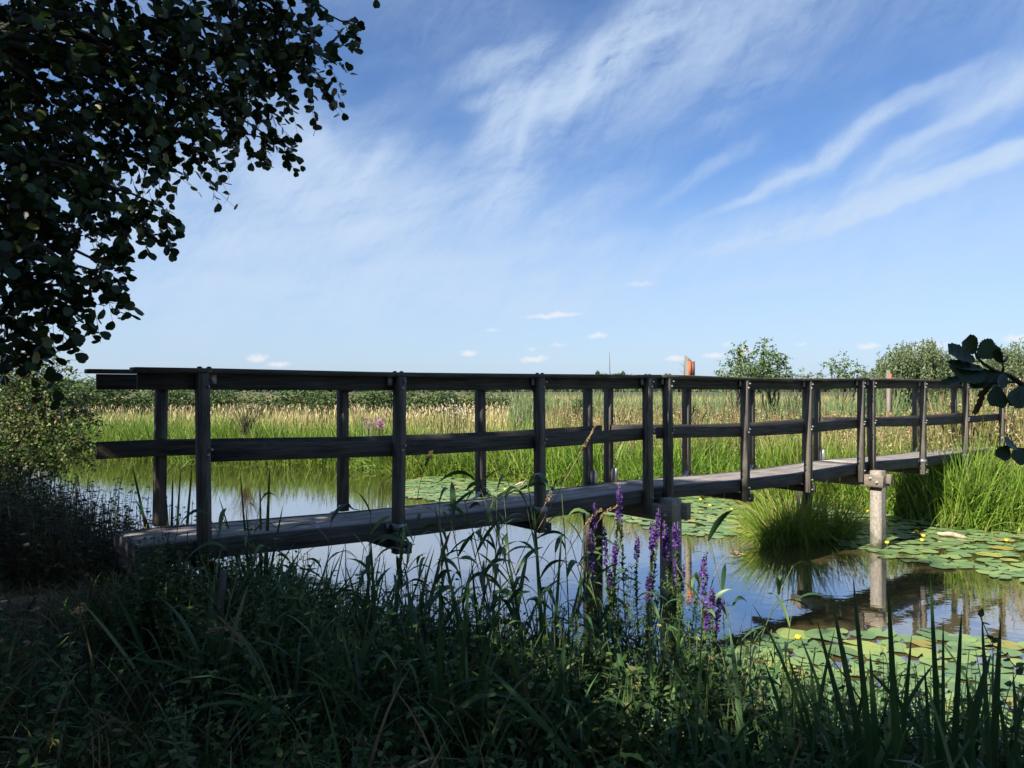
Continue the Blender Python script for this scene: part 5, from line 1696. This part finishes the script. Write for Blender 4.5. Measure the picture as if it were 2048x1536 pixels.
# sword leaved clumps at the lower right
def sword_clump(px, pyb, Yd, tips, label):
    b0 = at(px, pyb, Yd)
    gz_ = float(max(ground_z(b0[0], b0[1]), -.02))
    e = empty('sword_leaf_clump', (b0[0], b0[1], gz_), label, 'water plant', 'sword leaved clumps by the lily pads')
    m_ = MB()
    for (tx, ty, w, dr) in tips:
        tip = at(tx, ty, Yd + rng.uniform(-.15, .15))
        b = np.array([b0[0] + rng.uniform(-.05, .05), b0[1] + rng.uniform(-.05, .05), gz_ - .03])
        v = tip - b; L = np.linalg.norm(v)
        v2 = v / L + UP * dr * .9
        side = norm(np.cross(v2, np.array([.25 * rng.normal(), 1, .0])))
        blades(m_, b[None], v2[None], np.array([L]), w, dr, K=12, fold=.10, prof='sword', side=side[None])
    m_.build('leaves', M['sword'], e)


sword_clump(1790, 1560, 2.75, [(1705, 1150, .030, 0), (1660, 1182, .028, 0), (1632, 1235, .026, .0), (1775, 1168, .026, 0), (1822, 1268, .022, 0), (1742, 1300, .028, .05), (1690, 1290, .022, .02), (1600, 1330, .018, .1)],
            'sword leaved clump with the broadest blades rising over the lily pads')
sword_clump(1885, 1600, 2.7, [(1860, 1150, .024, 0), (1922, 1222, .026, 0), (1955, 1300, .040, .25), (1885, 1232, .020, 0), (1850, 1320, .02, .05)],
            'sword leaved clump next to the broadest one, one blade bent over')
sword_clump(1960, 1600, 2.65, [(1962, 1222, .022, 0), (2000, 1238, .030, 0), (1984, 1292, .022, 0), (2040, 1330, .020, .1), (1930, 1330, .02, 0)],
            'sword leaved clump by the twining stem at the pond side')
sword_clump(2055, 1620, 2.6, [(1995, 1352, .022, .05), (2030, 1340, .022, .1), (2070, 1300, .026, 0), (2100, 1250, .026, 0)],
            'sword leaved clump cut by the frame edge')
sword_clump(1690, 1560, 3.0, [(1560, 1185, .016, .3), (1640, 1262, .018, .25), (1600, 1290, .016, .2), (1720, 1330, .018, .1)],
            'thin bladed clump between the reeds and the broad swords')
sword_clump(985, 1250, 4.0, [(868, 1003, .020, .0), (1048, 1150, .018, 0), (945, 1105, .018, .05), (1002, 1140, .016, 0)], 'sword leaved clump standing among the reeds before the bridge')
sword_clump(780, 1330, 3.9, [(745, 1055, .020, .05), (812, 1030, .022, .0), (700, 1120, .018, .1), (850, 1090, .018, .15)], 'broad bladed clump in the shade under the second near post')
sword_clump(1085, 1320, 3.8, [(1068, 1010, .022, .0), (1120, 1050, .020, .05), (1030, 1100, .022, .1), (1160, 1120, .016, .1), (1090, 1170, .024, 0)], 'broad bladed clump between the reeds and the purple flowers')
sword_clump(900, 1420, 3.3, [(880, 1150, .022, .05), (940, 1130, .024, .0), (830, 1210, .02, .15), (985, 1200, .018, .1)], 'broad bladed clump standing nearest the viewer among the middle reeds')
sword_clump(1330, 1480, 3.1, [(1300, 1250, .018, .1), (1360, 1225, .020, .0), (1400, 1290, .018, .1)], 'broad bladed clump below the purple flowers')
sword_clump(340, 1110, 5.9, [(263, 925, .03, .0), (268, 940, .03, .0), (345, 938, .03, .1), (362, 930, .025, 0), (332, 940, .03, .1), (385, 925, .025, 0), (290, 990, .03, .3)],
            'dark iris clump behind the first post at the water side')
sword_clump(520, 1090, 5.6, [(540, 928, .03, .0), (520, 962, .028, .0), (480, 938, .02, .0), (448, 985, .02, .1), (500, 1000, .02, .1), (462, 1020, .02, .2), (560, 1000, .02, .1)],
            'dark iris clump leaning past the first near post')
# twining stem with small leaves
e = empty('bindweed', at(1985, 1500, 2.6), 'thin twining stem with small leaves beside the sword blades', 'climber')
P = np.array([at(a, b, 2.62) for a, b in ((2048, 1540), (2030, 1470), (2000, 1440), (2015, 1380), (2035, 1340), (2010, 1310), (1985, 1290), (1972, 1262), (1960, 1235))])
m_ = MB(); tube(m_, P, .0016, 4); m_.build('stem', M['twig'], e)
m_ = MB(); t = np.linspace(0, 8, 20); Q = np.stack([np.interp(t, np.arange(9), P[:, k]) for k in range(3)], -1)
leaves(m_, TPL_N, Q, rdir(20, .5), norm(UP + rng.normal(size=(20, 3)) * .5), .035, 1.2); m_.build('leaves', M['nettle'], e)
# pale dead stalks bottom left
for k, (px, py, qx, lab) in enumerate([(190, 1525, 180, 'first of the pale dead stalks in the dark grass'), (200, 1530, 197, 'middle pale dead stalk in the dark grass'), (222, 1530, 210, 'bent pale dead stalk in the dark grass')]):
    m_ = MB(); a = at(px, 1560, 2.75); b = at(qx, 1415 + 8 * k, 2.75)
    tube(m_, [a, (a + b) / 2 + [.004, 0, 0], b, b + [.03, 0, -.03 - .02 * k]], [.003, .0027, .002, .0012], 5)
    tag(m_.build('dead_stalk', M['drystem']), lab, 'stalk', 'pale dead stalks')

n_ind = sum(1 for o in bpy.data.objects if o.parent is None)
print('top-level', n_ind, 'pads', npads)
